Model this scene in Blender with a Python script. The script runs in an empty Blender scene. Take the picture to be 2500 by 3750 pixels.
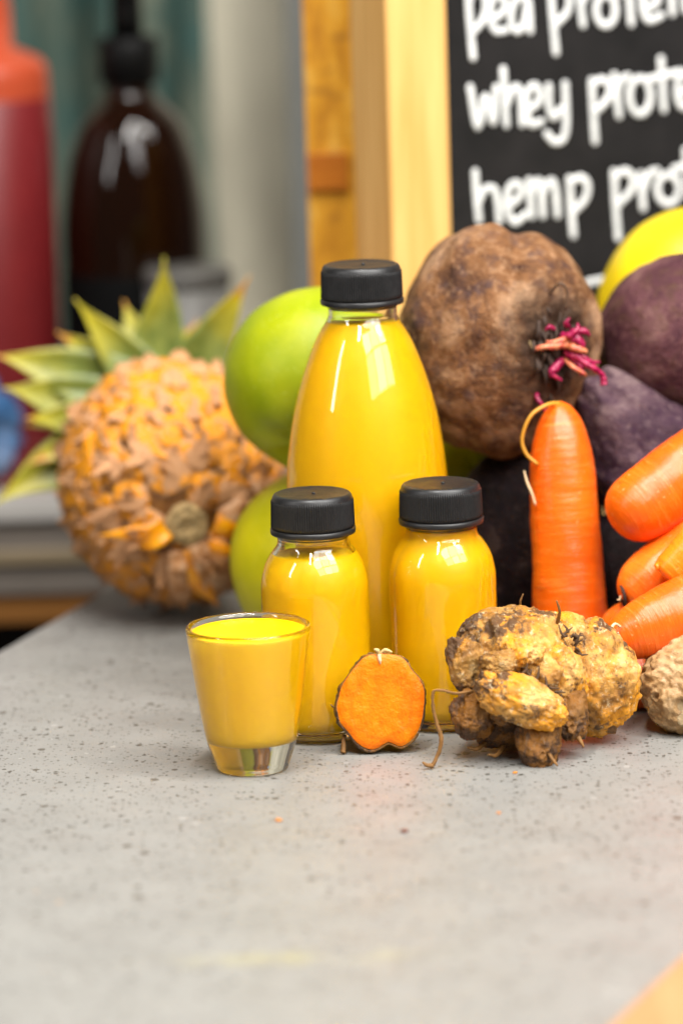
import bpy, math, random
import numpy as np
from mathutils import Vector, Matrix

random.seed(7)
SC = bpy.context.scene
COL = SC.collection
R = math.radians

# ------------------------------------------------------------------ camera
cd = bpy.data.cameras.new("camera")
cam = bpy.data.objects.new("camera", cd)
COL.objects.link(cam)
SC.camera = cam
PITCH, ROLL = R(11.0), R(1.7)
_f = Vector((0, math.cos(PITCH), -math.sin(PITCH)))
_u = Vector((0, math.sin(PITCH), math.cos(PITCH)))
_r = Vector((1, 0, 0))
_up = _u * math.cos(ROLL) + _r * math.sin(ROLL)
_rt = _r * math.cos(ROLL) - _u * math.sin(ROLL)
cam.matrix_world = Matrix(((_rt.x, _up.x, -_f.x, 0), (_rt.y, _up.y, -_f.y, -1.90),
                           (_rt.z, _up.z, -_f.z, 0.474), (0, 0, 0, 1)))
cd.sensor_fit = 'HORIZONTAL'
cd.sensor_width = 24.0
cd.lens = 150.0
cd.clip_start, cd.clip_end = 0.05, 50.0
cd.dof.use_dof = True
cd.dof.focus_distance = 1.925
cd.dof.aperture_fstop = 4.3

# ------------------------------------------------------------------ world, lamps, exposure
w = bpy.data.worlds.new("World")
SC.world = w
w.use_nodes = True
bg = w.node_tree.nodes["Background"]
bg.inputs[0].default_value = (1.0, 0.98, 0.95, 1)
bg.inputs[1].default_value = 0.065

def area(name, loc, target, sx, sy, power, col):
    l = bpy.data.lights.new(name, 'AREA')
    l.shape = 'RECTANGLE'
    l.size, l.size_y, l.energy, l.color = sx, sy, power, col
    o = bpy.data.objects.new(name, l)
    COL.objects.link(o)
    o.location = loc
    o.rotation_euler = (Vector(target) - Vector(loc)).to_track_quat('-Z', 'Y').to_euler()
    return o

# three tall panes of a shopfront window ahead and to the right, a ceiling tube, a narrow side window
WC, WT = Vector((0.95, -1.25, 1.55)), Vector((0.0, -0.02, 0.04))
_wx = (WT - WC).cross(Vector((0, 0, 1))).normalized()
_wy = _wx.cross((WT - WC).normalized()).normalized()
for dx, dy, pw in ((-0.64, -0.36, 8), (0.0, -0.36, 15), (0.64, -0.36, 11), (-0.64, 0.36, 17), (0.0, 0.36, 12), (0.64, 0.36, 18)):
    q = _wx * dx + _wy * dy
    area("window_lamp", tuple(WC + q), tuple(WT + q), 0.60, 0.66, pw, (1.0, 0.98, 0.95))
area("ceiling_lamp", (-0.14, -0.62, 1.70), (0.0, -0.10, 0.0), 0.07, 1.20, 34, (1.0, 0.98, 0.94))
area("ceiling_lamp", (0.62, -0.35, 1.70), (0.02, -0.05, 0.0), 0.07, 1.20, 26, (1.0, 0.98, 0.94))
area("side_lamp", (-1.25, -0.75, 0.95), (0.0, 0.05, 0.08), 0.14, 0.85, 8, (1.0, 0.98, 0.96))

SC.view_settings.view_transform = 'Standard'
SC.view_settings.look = 'None'
SC.view_settings.exposure = 0.0
SC.view_settings.gamma = 1.0
SC.view_settings.use_curve_mapping = False
SC.cycles.use_denoising = True
SC.cycles.max_bounces = 16
SC.cycles.transmission_bounces = 12
SC.cycles.transparent_max_bounces = 12
SC.cycles.blur_glossy = 0.4
SC.cycles.sample_clamp_indirect = 60.0

# ------------------------------------------------------------------ numpy noise
def _hash(ix, iy, iz, seed):
    h = (ix * 374761393 + iy * 668265263 + iz * 2147483647 + seed * 974711) & 0xFFFFFFFF
    h = ((h ^ (h >> 13)) * 1274126177) & 0xFFFFFFFF
    h = ((h ^ (h >> 16)) * 2246822519) & 0xFFFFFFFF
    return ((h ^ (h >> 15)) & 0xFFFFFF) / float(0xFFFFFF)

def vnoise(P, seed=0):
    P = np.asarray(P, float)
    i = np.floor(P).astype(np.int64)
    f = P - i
    f = f * f * f * (f * (f * 6 - 15) + 10)
    r = 0
    for dx in (0, 1):
        for dy in (0, 1):
            for dz in (0, 1):
                wgt = (f[:, 0] if dx else 1 - f[:, 0]) * (f[:, 1] if dy else 1 - f[:, 1]) * (f[:, 2] if dz else 1 - f[:, 2])
                r = r + wgt * _hash(i[:, 0] + dx, i[:, 1] + dy, i[:, 2] + dz, seed)
    return r * 2 - 1

def fbm(P, seed=0, octv=3):
    a, s, r = 1.0, 1.0, 0
    for k in range(octv):
        r = r + a * vnoise(P * s, seed + k * 17)
        a *= 0.5
        s *= 2.03
    return r

# ------------------------------------------------------------------ object helpers
def mesh(verts, faces, mats, smooth=True, fm=None):
    me = bpy.data.meshes.new("m")
    me.from_pydata([tuple(map(float, v)) for v in verts], [], faces)
    for m in (mats if isinstance(mats, (list, tuple)) else [mats]):
        me.materials.append(m)
    if fm is not None:
        me.polygons.foreach_set("material_index", fm)
    if smooth:
        me.polygons.foreach_set("use_smooth", [True] * len(me.polygons))
    me.update()
    return me

def obj(name, me, parent=None, loc=(0, 0, 0), rot=(0, 0, 0), scale=(1, 1, 1)):
    o = bpy.data.objects.new(name, me)
    COL.objects.link(o)
    o.parent = parent
    o.location, o.rotation_euler, o.scale = loc, rot, scale
    return o

def tag(o, label, cat, group=None):
    o["label"], o["category"] = label, cat
    if group:
        o["group"] = group
    return o

def thing(name, label, cat, loc=(0, 0, 0), rot=(0, 0, 0), group=None):
    return tag(obj(name, None, None, loc, rot), label, cat, group)

def struct(o):
    o["kind"] = "structure"
    return o

def copy_tree(o, parent=None):
    c = o.copy()
    COL.objects.link(c)
    c.parent = parent
    for ch in list(o.children):
        copy_tree(ch, c)
    return c

def grid_faces(nu, nv, closed_u=True, flip=False):
    F = []
    for j in range(nv - 1):
        for i in range(nu if closed_u else nu - 1):
            a, b = j * nu + i, j * nu + (i + 1) % nu
            q = (a, b, b + nu, a + nu)
            F.append(q[::-1] if flip else q)
    return F

def lathe(prof, mat, segs=64, caps=(True, True), rib=0, ribamp=0.0, ribz=None):
    """prof: list of (r, z) bottom to top, outside facing out."""
    V = []
    for r, z in prof:
        for i in range(segs):
            t = 2 * math.pi * i / segs
            rr = r
            if rib and ribz[0] <= z <= ribz[1]:
                rr = r + ribamp * (0.5 + 0.5 * math.cos(rib * t))
            V.append((rr * math.cos(t), rr * math.sin(t), z))
    F = grid_faces(segs, len(prof))
    n = len(prof)
    if caps[0]:
        V.append((0, 0, prof[0][1])); k = len(V) - 1
        F += [(k, (i + 1) % segs, i) for i in range(segs)]
    if caps[1]:
        V.append((0, 0, prof[-1][1])); k = len(V) - 1
        o = (n - 1) * segs
        F += [(k, o + i, o + (i + 1) % segs) for i in range(segs)]
    return mesh(V, F, mat)

def smooth_prof(pts, n=6):
    """Catmull-Rom through (r,z) points."""
    P = [np.array(p, float) for p in pts]
    P = [2 * P[0] - P[1]] + P + [2 * P[-1] - P[-2]]
    out = []
    for k in range(1, len(P) - 2):
        for i in range(n):
            t = i / n
            a, b, c, d = P[k - 1], P[k], P[k + 1], P[k + 2]
            q = 0.5 * (2 * b + (c - a) * t + (2 * a - 5 * b + 4 * c - d) * t * t + (3 * b - a - 3 * c + d) * t ** 3)
            out.append(q)
    out.append(P[-2])
    return out

def sphere_dirs(nu, nv):
    D = []
    for j in range(nv):
        th = math.pi * (j + 0.5) / nv
        for i in range(nu):
            ph = 2 * math.pi * i / nu
            D.append((math.sin(th) * math.cos(ph), math.sin(th) * math.sin(ph), math.cos(th)))
    return np.array(D)

def blob(mat, fn, nu=96, nv=64):
    """closed surface: fn(unit directions) -> points; poles on z."""
    D = sphere_dirs(nu, nv)
    D = np.vstack([D, [(0, 0, 1)], [(0, 0, -1)]])
    P = fn(D)
    F = grid_faces(nu, nv, flip=True)
    t, b = nu * nv, nu * nv + 1
    F += [(t, i, (i + 1) % nu) for i in range(nu)]
    o = (nv - 1) * nu
    F += [(b, o + (i + 1) % nu, o + i) for i in range(nu)]
    return mesh(P, F, mat)

def tube(pts, radii, mat, segs=10, n=5, sub=True, cap=True, wob=0.0, seed=1):
    if sub:
        q = smooth_prof([tuple(p) + (r,) for p, r in zip(pts, radii)], n)
        pts = [Vector(a[:3]) for a in q]
        radii = [max(1e-5, float(a[3])) for a in q]
    else:
        pts = [Vector(p) for p in pts]
    V = []
    nrm = None
    rnd = random.Random(seed)
    for k, p in enumerate(pts):
        t = (pts[min(k + 1, len(pts) - 1)] - pts[max(k - 1, 0)]).normalized()
        if nrm is None:
            nrm = t.orthogonal().normalized()
        nrm = (nrm - t * nrm.dot(t)).normalized()
        bn = t.cross(nrm)
        for i in range(segs):
            a = 2 * math.pi * i / segs
            rr = radii[k] * (1 + wob * rnd.uniform(-1, 1))
            V.append(p + (nrm * math.cos(a) + bn * math.sin(a)) * rr)
    F = grid_faces(segs, len(pts))
    if cap:
        V.append(pts[0]); k = len(V) - 1
        F += [(k, (i + 1) % segs, i) for i in range(segs)]
        V.append(pts[-1]); k = len(V) - 1
        o = (len(pts) - 1) * segs
        F += [(k, o + i, o + (i + 1) % segs) for i in range(segs)]
    return mesh(V, F, mat)

def box(x0, x1, y0, y1, z0, z1, mat, bev=0.0):
    import bmesh
    bm = bmesh.new()
    bmesh.ops.create_cube(bm, size=1)
    for v in bm.verts:
        v.co = ((x0 + x1) / 2 + v.co.x * (x1 - x0), (y0 + y1) / 2 + v.co.y * (y1 - y0), (z0 + z1) / 2 + v.co.z * (z1 - z0))
    if bev:
        bmesh.ops.bevel(bm, geom=list(bm.edges), offset=bev, segments=3, profile=0.5, affect='EDGES')
    me = bpy.data.meshes.new("m")
    bm.to_mesh(me)
    bm.free()
    me.materials.append(mat)
    return me

def prism(poly, z0, z1, mat, bev=0.0):
    import bmesh
    bm = bmesh.new()
    vs = [bm.verts.new((x, y, z0)) for x, y in poly]
    f = bm.faces.new(vs)
    r = bmesh.ops.extrude_face_region(bm, geom=[f])
    for v in [e for e in r['geom'] if isinstance(e, bmesh.types.BMVert)]:
        v.co.z = z1
    bmesh.ops.recalc_face_normals(bm, faces=list(bm.faces))
    if bev:
        bmesh.ops.bevel(bm, geom=list(bm.edges), offset=bev, segments=3, profile=0.5, affect='EDGES')
    me = bpy.data.meshes.new("m")
    bm.to_mesh(me)
    bm.free()
    me.materials.append(mat)
    return me

# ------------------------------------------------------------------ material helpers
class MT:
    def __init__(s, name):
        s.m = bpy.data.materials.new(name)
        s.m.use_nodes = True
        s.t = s.m.node_tree
        s.b = s.t.nodes["Principled BSDF"]
        s.co = s.t.nodes.new("ShaderNodeTexCoord").outputs["Object"]

    def set(s, **k):
        names = dict(color="Base Color", rough="Roughness", spec="Specular IOR Level", metal="Metallic", trans="Transmission Weight",
                     ior="IOR", coat="Coat Weight", coatr="Coat Roughness", sss="Subsurface Weight", sssr="Subsurface Radius",
                     ssss="Subsurface Scale", sheen="Sheen Weight", alpha="Alpha", normal="Normal")
        for a, v in k.items():
            i = s.b.inputs[names[a]]
            if hasattr(v, "is_output") or isinstance(v, bpy.types.NodeSocket):
                s.t.links.new(v, i)
            else:
                i.default_value = tuple(v) + (1,) if a == "color" else v
        return s

    def _in(s, sock, v):
        if isinstance(v, bpy.types.NodeSocket):
            s.t.links.new(v, sock)
        elif isinstance(v, (tuple, list)) and len(v) == 3 and sock.type == 'RGBA':
            sock.default_value = tuple(v) + (1,)
        else:
            sock.default_value = v

    def mapping(s, scale=(1, 1, 1), loc=(0, 0, 0), rot=(0, 0, 0), vec=None):
        n = s.t.nodes.new("ShaderNodeMapping")
        s.t.links.new(vec or s.co, n.inputs[0])
        n.inputs["Location"].default_value, n.inputs["Rotation"].default_value, n.inputs["Scale"].default_value = loc, rot, scale
        return n.outputs[0]

    def noise(s, scale, detail=3.0, rough=0.55, vec=None, dist=0.0, color=False):
        n = s.t.nodes.new("ShaderNodeTexNoise")
        s.t.links.new(vec or s.co, n.inputs["Vector"])
        n.inputs["Scale"].default_value, n.inputs["Detail"].default_value = scale, detail
        n.inputs["Roughness"].default_value, n.inputs["Distortion"].default_value = rough, dist
        return n.outputs["Color" if color else "Fac"]

    def voro(s, scale, vec=None, feature='F1', rnd=1.0, out="Distance"):
        n = s.t.nodes.new("ShaderNodeTexVoronoi")
        n.feature = feature
        s.t.links.new(vec or s.co, n.inputs["Vector"])
        n.inputs["Scale"].default_value, n.inputs["Randomness"].default_value = scale, rnd
        return n.outputs[out]

    def ramp(s, fac, stops, interp='LINEAR'):
        n = s.t.nodes.new("ShaderNodeValToRGB")
        s._in(n.inputs[0], fac)
        e = n.color_ramp.elements
        n.color_ramp.interpolation = interp
        while len(e) < len(stops):
            e.new(0.5)
        for el, (p, c) in zip(e, stops):
            el.position = p
            el.color = (tuple(c) + (1,)) if isinstance(c, (tuple, list)) else (c, c, c, 1)
        return n.outputs[0]

    def mix(s, fac, a, b, mode='MIX'):
        n = s.t.nodes.new("ShaderNodeMix")
        n.data_type, n.blend_type = 'RGBA', mode
        s._in(n.inputs[0], fac)
        s._in(n.inputs[6], a)
        s._in(n.inputs[7], b)
        return n.outputs[2]

    def math(s, op, a, b=0.0, clamp=False):
        n = s.t.nodes.new("ShaderNodeMath")
        n.operation, n.use_clamp = op, clamp
        s._in(n.inputs[0], a)
        s._in(n.inputs[1], b)
        return n.outputs[0]

    def dist(s, p):
        n = s.t.nodes.new("ShaderNodeVectorMath")
        n.operation = 'DISTANCE'
        s.t.links.new(s.co, n.inputs[0])
        n.inputs[1].default_value = p
        return n.outputs["Value"]

    def sep(s, vec=None):
        n = s.t.nodes.new("ShaderNodeSeparateXYZ")
        s.t.links.new(vec or s.co, n.inputs[0])
        return n.outputs

    def bump(s, h, strength=0.5, dist=0.001, normal=None):
        n = s.t.nodes.new("ShaderNodeBump")
        n.inputs["Strength"].default_value, n.inputs["Distance"].default_value = strength, dist
        s.t.links.new(h, n.inputs["Height"])
        if normal:
            s.t.links.new(normal, n.inputs["Normal"])
        return n.outputs[0]

# ------------------------------------------------------------------ materials
def m_counter():
    s = MT("speckled_concrete")
    mott = s.noise(26, 5, 0.6)
    fine = s.noise(900, 3, 0.6)
    base = s.ramp(mott, [(0.3, (0.196, 0.191, 0.177)), (0.7, (0.238, 0.232, 0.216))])
    base = s.mix(s.ramp(fine, [(0.35, 0.0), (0.75, 0.22)]), base, (0.33, 0.33, 0.32))
    wv = s.mapping(scale=(1, 0.8, 1))
    warp = s.mix(0.0022, wv, s.noise(420, 3, 0.5, vec=wv, color=True))
    def specks(scale, thr, keep):
        d = s.voro(scale, vec=warp)
        rnd = s.sep(s.voro(scale, vec=warp, out="Color"))[0]
        size = s.math('MULTIPLY', s.math('GREATER_THAN', rnd, 1 - keep), s.math('ADD', thr * 0.45, s.math('MULTIPLY', s.math('SUBTRACT', rnd, 1 - keep), thr / keep)))
        return s.math('LESS_THAN', d, size)
    c = s.mix(s.math('MULTIPLY', specks(130, 0.20, 0.09), 0.85), base, (0.075, 0.066, 0.052))
    c = s.mix(s.math('MULTIPLY', specks(340, 0.31, 0.18), 0.9), c, (0.055, 0.050, 0.040))
    c = s.mix(s.math('MULTIPLY', specks(640, 0.36, 0.25), 0.7), c, (0.070, 0.064, 0.053))
    c = s.mix(s.math('MULTIPLY', specks(170, 0.22, 0.05), 0.3), c, (0.45, 0.44, 0.42))
    c = s.mix(s.math('MULTIPLY', specks(95, 0.10, 0.04), 0.45), c, (0.42, 0.25, 0.12))
    # a faint yellow juice smear wiped over the slab
    p = s.mapping(loc=(0.022, 0.345, 0), rot=(0, 0, 0))
    q = s.sep(s.mapping(scale=(14, 90, 1), rot=(0, 0, R(-20)), vec=p))
    rr = s.math('SQRT', s.math('ADD', s.math('MULTIPLY', q[0], q[0]), s.math('MULTIPLY', q[1], q[1])))
    sm = s.math('MULTIPLY', s.ramp(rr, [(0.2, 1.0), (1.0, 0.0)]), s.ramp(s.noise(60, 3), [(0.4, 0.0), (0.7, 0.4)]))
    c = s.mix(sm, c, (0.45, 0.40, 0.14))
    h = s.math('ADD', s.math('MULTIPLY', fine, 0.4), s.noise(160, 3))
    s.set(color=c, rough=s.ramp(s.noise(45, 4), [(0.3, 0.36), (0.75, 0.52)]), spec=0.5, normal=s.bump(h, 0.12, 0.0006))
    return s.m

def m_plain(name, col, rough=0.5, var=0.12, scale=200, bump=0.0, bscale=400, bdist=0.0004, **k):
    s = MT(name)
    n = s.noise(scale, 4, 0.6)
    c = s.ramp(n, [(0.25, tuple(x * (1 - var) for x in col)), (0.75, tuple(min(1, x * (1 + var)) for x in col))])
    s.set(color=c, rough=rough, **k)
    if bump:
        s.set(normal=s.bump(s.noise(bscale, 3), bump, bdist))
    return s.m

def m_glass(name="clear_glass", col=(0.98, 0.99, 0.97), rough=0.0, ior=1.5):
    s = MT(name)
    s.set(color=col, rough=rough, trans=1.0, ior=ior)
    return s.m

def m_juice(name="turmeric_juice", a=(0.96, 0.535, 0.0), b=(0.98, 0.585, 0.0)):
    s = MT(name)
    n = s.noise(45, 3, 0.5, vec=s.mapping(scale=(1, 1, 0.35)))
    s.set(color=s.ramp(n, [(0.3, a), (0.7, b)]), rough=0.35, spec=0.25)
    return s.m

def m_cap():
    s = MT("black_plastic")
    s.set(color=s.ramp(s.noise(700, 3), [(0.3, (0.008, 0.008, 0.0085)), (0.8, (0.016, 0.015, 0.015))]),
          rough=s.ramp(s.noise(300, 3), [(0.3, 0.36), (0.8, 0.5)]), normal=s.bump(s.noise(1800, 2), 0.15, 0.0003))
    return s.m

def m_apple(name, c0, c1, c2):
    s = MT(name)
    n = s.noise(28, 4, 0.55)
    col = s.ramp(n, [(0.3, c0), (0.55, c1), (0.78, c2)])
    d = s.voro(420)
    col = s.mix(s.math('MULTIPLY', s.math('LESS_THAN', d, 0.16), 0.18), col, (0.72, 0.74, 0.30))
    s.set(color=col, rough=s.ramp(s.noise(120, 3), [(0.3, 0.40), (0.7, 0.52)]), spec=0.32, sss=0.15, sssr=(0.5, 0.6, 0.1), ssss=0.004,
          normal=s.bump(s.noise(420, 3), 0.16, 0.0006))
    return s.m

def m_beet(name, c0, c1, c2, spot, crown=None):
    s = MT(name)
    v = s.mapping(scale=(1, 1, 1.35))
    n = s.noise(26, 7, 0.70, vec=v, dist=0.5)
    col = s.ramp(n, [(0.38, c0), (0.5, c1), (0.62, c2)])
    n2 = s.noise(110, 5, 0.7)
    col = s.mix(s.ramp(n2, [(0.50, 0.0), (0.68, 0.75)]), col, spot)
    n3 = s.noise(260, 3, 0.6)
    col = s.mix(s.ramp(n3, [(0.55, 0.0), (0.75, 0.45)]), col, tuple(x * 1.35 for x in c2))
    if crown:
        d = s.math('ADD', s.dist(crown), s.math('MULTIPLY', s.math('SUBTRACT', s.noise(90, 4, 0.7), 0.5), 0.030))
        col = s.mix(s.ramp(s.math('MULTIPLY', d, 20), [(0.36, 0.95), (0.74, 0.0)]), col, (0.036, 0.020, 0.013))
    h = s.math('ADD', s.noise(150, 5, 0.65), s.math('MULTIPLY', s.noise(620, 3), 0.5))
    s.set(color=col, rough=0.65, spec=0.08, normal=s.bump(h, 0.7, 0.0022))
    return s.m

def m_carrot(name, a=(0.78, 0.095, 0.002), b=(0.86, 0.155, 0.005)):
    s = MT(name)
    ring = s.noise(80, 5, 0.65, vec=s.mapping(scale=(0.55, 0.55, 5.0)))
    patch = s.noise(40, 3, 0.5)
    col = s.ramp(patch, [(0.3, a), (0.7, b)])
    col = s.mix(s.ramp(ring, [(0.54, 0.0), (0.72, 0.45)]), col, (0.90, 0.29, 0.06))
    col = s.mix(s.ramp(s.noise(420, 2), [(0.68, 0.0), (0.78, 0.4)]), col, (0.95, 0.55, 0.25))
    nick = s.noise(190, 3, 0.5, vec=s.mapping(scale=(0.5, 0.5, 3.2), loc=(0.3, 0.1, 0.7)))
    col = s.mix(s.ramp(nick, [(0.69, 0.0), (0.74, 0.75)]), col, (0.36, 0.07, 0.008))
    h = s.math('ADD', ring, s.math('MULTIPLY', s.noise(500, 3), 0.25))
    s.set(color=col, rough=s.ramp(ring, [(0.3, 0.36), (0.7, 0.26)]), spec=0.5, sss=0.2, sssr=(1.0, 0.35, 0.08), ssss=0.003, normal=s.bump(h, 0.42, 0.0012))
    return s.m

def m_turmeric(name, dirt=0.5, gold=0.5, k=1.0, rust=0.0):
    s = MT(name)
    def c(*v):
        r_ = (0.36, 0.125, 0.006)
        return tuple((a * (1 - rust) + b_ * rust) * k for a, b_ in zip(v, r_))
    n = s.noise(62, 8, 0.62, dist=0.15)
    col = s.ramp(n, [(0.33, c(0.20, 0.080, 0.010)), (0.44, c(0.42, 0.185, 0.032)), (0.54, c(0.66, 0.325, 0.062)), (0.68, c(0.86, 0.54, 0.21))])
    g = s.noise(44, 6, 0.6, vec=s.mapping(loc=(0.3, 0.7, 0.1)))
    col = s.mix(s.ramp(g, [(0.62 - 0.24 * gold, 0.0), (0.72 - 0.24 * gold, 0.85)]), col, c(0.82, 0.32, 0.003))
    d = s.noise(58, 8, 0.70, vec=s.mapping(loc=(0.9, 0.2, 0.5)), dist=0.2)
    col = s.mix(s.ramp(d, [(0.66 - 0.2 * dirt, 0.0), (0.71 - 0.2 * dirt, 0.9)]), col, (0.055, 0.024, 0.010))
    fl = s.noise(360, 5, 0.72)
    col = s.mix(s.ramp(fl, [(0.57, 0.0), (0.66, 0.65)]), col, c(0.92, 0.74, 0.46))
    col = s.mix(s.ramp(s.noise(300, 5, 0.72, vec=s.mapping(loc=(0.2, 0.1, 0.8))), [(0.57, 0.0), (0.66, 0.7)]), col, (0.12, 0.045, 0.010))
    h = s.math('ADD', s.noise(190, 7, 0.70), s.math('MULTIPLY', s.noise(60, 3), 0.6))
    s.set(color=col, rough=s.ramp(s.noise(130, 3), [(0.3, 0.34), (0.7, 0.6)]), spec=0.45, normal=s.bump(h, 0.8, 0.0028))
    return s.m

def m_wood(name, a, b, axis=2, rough=0.5):
    s = MT(name)
    sc = [9.0, 9.0, 9.0]
    sc[axis] = 0.5
    v = s.mapping(scale=tuple(sc))
    n = s.noise(14, 4, 0.6, vec=v, dist=0.3)
    col = s.ramp(n, [(0.3, a), (0.7, b)])
    s.set(color=col, rough=rough, spec=0.35, normal=s.bump(s.noise(60, 3, vec=v), 0.15, 0.0006))
    return s.m

def m_osb():
    s = MT("chipboard")
    v1 = s.mapping(scale=(1, 1, 0.35), rot=(0, R(25), 0))
    v2 = s.mapping(scale=(0.4, 1, 1), rot=(0, R(-30), 0))
    n1 = s.noise(90, 3, 0.6, vec=v1, dist=0.5)
    n2 = s.noise(80, 3, 0.6, vec=v2, dist=0.5)
    col = s.ramp(n1, [(0.3, (0.50, 0.20, 0.010)), (0.55, (0.74, 0.35, 0.022)), (0.75, (0.82, 0.50, 0.10))])
    col = s.mix(s.ramp(n2, [(0.58, 0.0), (0.7, 0.7)]), col, (0.25, 0.085, 0.012))
    s.set(color=col, rough=0.5, normal=s.bump(n1, 0.4, 0.002))
    return s.m

GLASS = m_glass()
JUICE = m_juice()
CAP = m_cap()
PINE = m_wood("pale_pine", (0.60, 0.31, 0.075), (0.78, 0.48, 0.17))
PINE_EDGE = m_wood("pale_pine_edging", (0.37, 0.18, 0.075), (0.46, 0.24, 0.11), axis=1)

# ------------------------------------------------------------------ setting: counter, floor, bench, wall
dl, dr = (0.3177, 0.9482), (0.3735, 0.9276)
def on_line(p, d, y):
    return (p[0] + d[0] * (y - p[1]) / d[1], y)
LP, RP = (-0.1743, 0.1977), (0.0925, -0.4383)
YB, YF = 0.52, -1.05
c0, c1 = on_line(LP, dl, YF), on_line(LP, dl, YB)
c2, c3 = on_line(RP, dr, YB), on_line(RP, dr, YF)
counter = struct(obj("counter", prism([c0, c3, c2, c1], -0.030, 0.0, m_counter(), 0.0015)))
nx, ny = dr[1], -dr[0]
off = lambda p, k: (p[0] + nx * k, p[1] + ny * k)
obj("edge_trim", prism([off(c3, 0.0004), off(c3, 0.042), off(c2, 0.042), off(c2, 0.0004)], -0.055, 0.003, PINE_EDGE, 0.002), counter)
struct(obj("floor", box(-3, 3, -3, 3, -0.95, -0.93, m_plain("dark_floor", (0.05, 0.042, 0.035), 0.6))))

bench = thing("back_bench", "white topped back bench with grey front and wooden rail", "bench", (0, 0.60, 0))
obj("worktop", box(-0.9, 0.5, 0.0, 0.62, -0.0125, 0.002, m_plain("white_laminate", (0.40, 0.38, 0.355), 0.35, 0.06, 30), 0.002), bench)
obj("front_panel", box(-0.9, 0.5, 0.006, 0.03, -0.058, -0.0127, m_plain("grey_brown_steel", (0.150, 0.128, 0.108), 0.42, 0.10, 20), 0.001), bench)
obj("front_lip", box(-0.9, 0.5, 0.001, 0.0058, -0.0385, -0.030, m_plain("tan_lip", (0.215, 0.165, 0.10), 0.4, 0.06, 20), 0.001), bench)
obj("rail", box(-0.9, 0.5, 0.010, 0.03, -0.0765, -0.0585, m_wood("brown_rail", (0.16, 0.062, 0.014), (0.24, 0.10, 0.02), axis=0), 0.001), bench)
obj("leg", box(-0.60, -0.55, 0.04, 0.09, -0.929, -0.0130, m_plain("bench_leg_paint", (0.03, 0.022, 0.018), 0.6)), bench)
obj("leg", box(0.40, 0.45, 0.04, 0.09, -0.929, -0.0130, bpy.data.materials["bench_leg_paint"]), bench)
struct(obj("kick_panel", box(-0.9, 0.5, 0.80, 0.82, -0.929, -0.0132, m_plain("dark_kick", (0.02, 0.013, 0.009), 0.7))))

def m_wall():
    s = MT("grey_beige_wall")
    n = s.noise(7, 4, 0.55, vec=s.mapping(scale=(2.2, 1, 0.6)))
    s.set(color=s.ramp(n, [(0.3, (0.24, 0.22, 0.165)), (0.7, (0.54, 0.50, 0.385))]), rough=0.5)
    return s.m
struct(obj("wall", box(-1.4, 1.2, 1.225, 1.26, -0.93, 1.2, m_wall())))
tag(obj("wall_trim", box(-0.028, -0.006, 1.150, 1.222, 0.003, 0.9, m_plain("grey_trim_paint", (0.11, 0.115, 0.11), 0.45, 0.06, 30), 0.003)),
    "dark grey upright trim strip beside the chipboard panel", "trim")

# dark teal cloth hanging behind the bottles
def cloth_mesh():
    nu, nv = 90, 30
    V, F = [], []
    for side in (0, 1):
        for j in range(nv):
            for i in range(nu):
                x = -0.42 + 0.335 * i / (nu - 1)
                z = 0.012 + 0.5 * j / (nv - 1)
                y = 1.165 + 0.016 * math.sin(x * 95 + 0.8 * math.sin(z * 9)) + 0.008 * math.sin(x * 41 + 2 + z * 6)
                V.append((x, y + 0.003 * side, z))
    F += grid_faces(nu, nv, closed_u=False)
    F += [tuple(k + nu * nv for k in f[::-1]) for f in grid_faces(nu, nv, closed_u=False)]
    s = MT("teal_cloth")
    n = s.noise(24, 4, 0.65, vec=s.mapping(scale=(1.4, 1, 0.7)))
    s.set(color=s.ramp(n, [(0.3, (0.012, 0.062, 0.058)), (0.5, (0.040, 0.066, 0.050)), (0.7, (0.125, 0.135, 0.095))]), rough=0.8)
    return mesh(V, F, s.m)
tag(obj("hanging_cloth", cloth_mesh()), "dark teal cloth hanging in folds behind the dark brown pump bottle", "cloth")

# ------------------------------------------------------------------ chipboard panel and chalkboard
panel = thing("chipboard_panel", "orange chipboard panel standing behind the chalkboard's wooden frame", "panel", (-0.0132, 0.42, 0))
OSB = m_osb()
obj("board", box(0.0, 0.16, 0.0, 0.022, -0.9, 0.46, OSB, 0.001), panel)
obj("cross_piece", box(0.0006, 0.0225, -0.0035, -0.0003, 0.2025, 0.2225, m_wood("orange_brown_wood", (0.40, 0.11, 0.008), (0.55, 0.18, 0.015), axis=0), 0.0006), panel)

BO, BA = (0.0303, 0.29, 0.0), R(24)
sign = thing("chalkboard_sign", "black chalkboard in pale pine frame with white handwritten protein names", "chalkboard", BO, (0, 0, BA))
FW, FD, SW, SH = 0.0342, 0.046, 0.40, 0.46
fr = thing  # noqa
obj("frame_stile", box(0, FW, 0, FD, 0.001, SH, PINE, 0.0015), sign)
obj("frame_stile", box(SW - FW, SW, 0, FD, 0.001, SH, PINE, 0.0015), sign)
PINEH = m_wood("pale_pine_rail", (0.66, 0.36, 0.11), (0.84, 0.57, 0.26), axis=0)
obj("frame_rail", box(FW + .0002, SW - FW - .0002, 0.0005, FD, 0.001, 0.035, PINEH, 0.0015), sign)
obj("frame_rail", box(FW + .0002, SW - FW - .0002, 0.0005, FD, SH - 0.035, SH, PINEH, 0.0015), sign)
def m_slate():
    s = MT("blackboard_paint")
    n = s.noise(30, 5, 0.65)
    s.set(color=s.ramp(n, [(0.3, (0.0095, 0.009, 0.009)), (0.8, (0.020, 0.018, 0.018))]), rough=0.6, spec=0.12)
    return s.m
obj("blackboard", box(FW - 0.004, SW - FW + 0.004, 0.004, 0.012, 0.03, SH - 0.03, m_slate()), sign)
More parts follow.
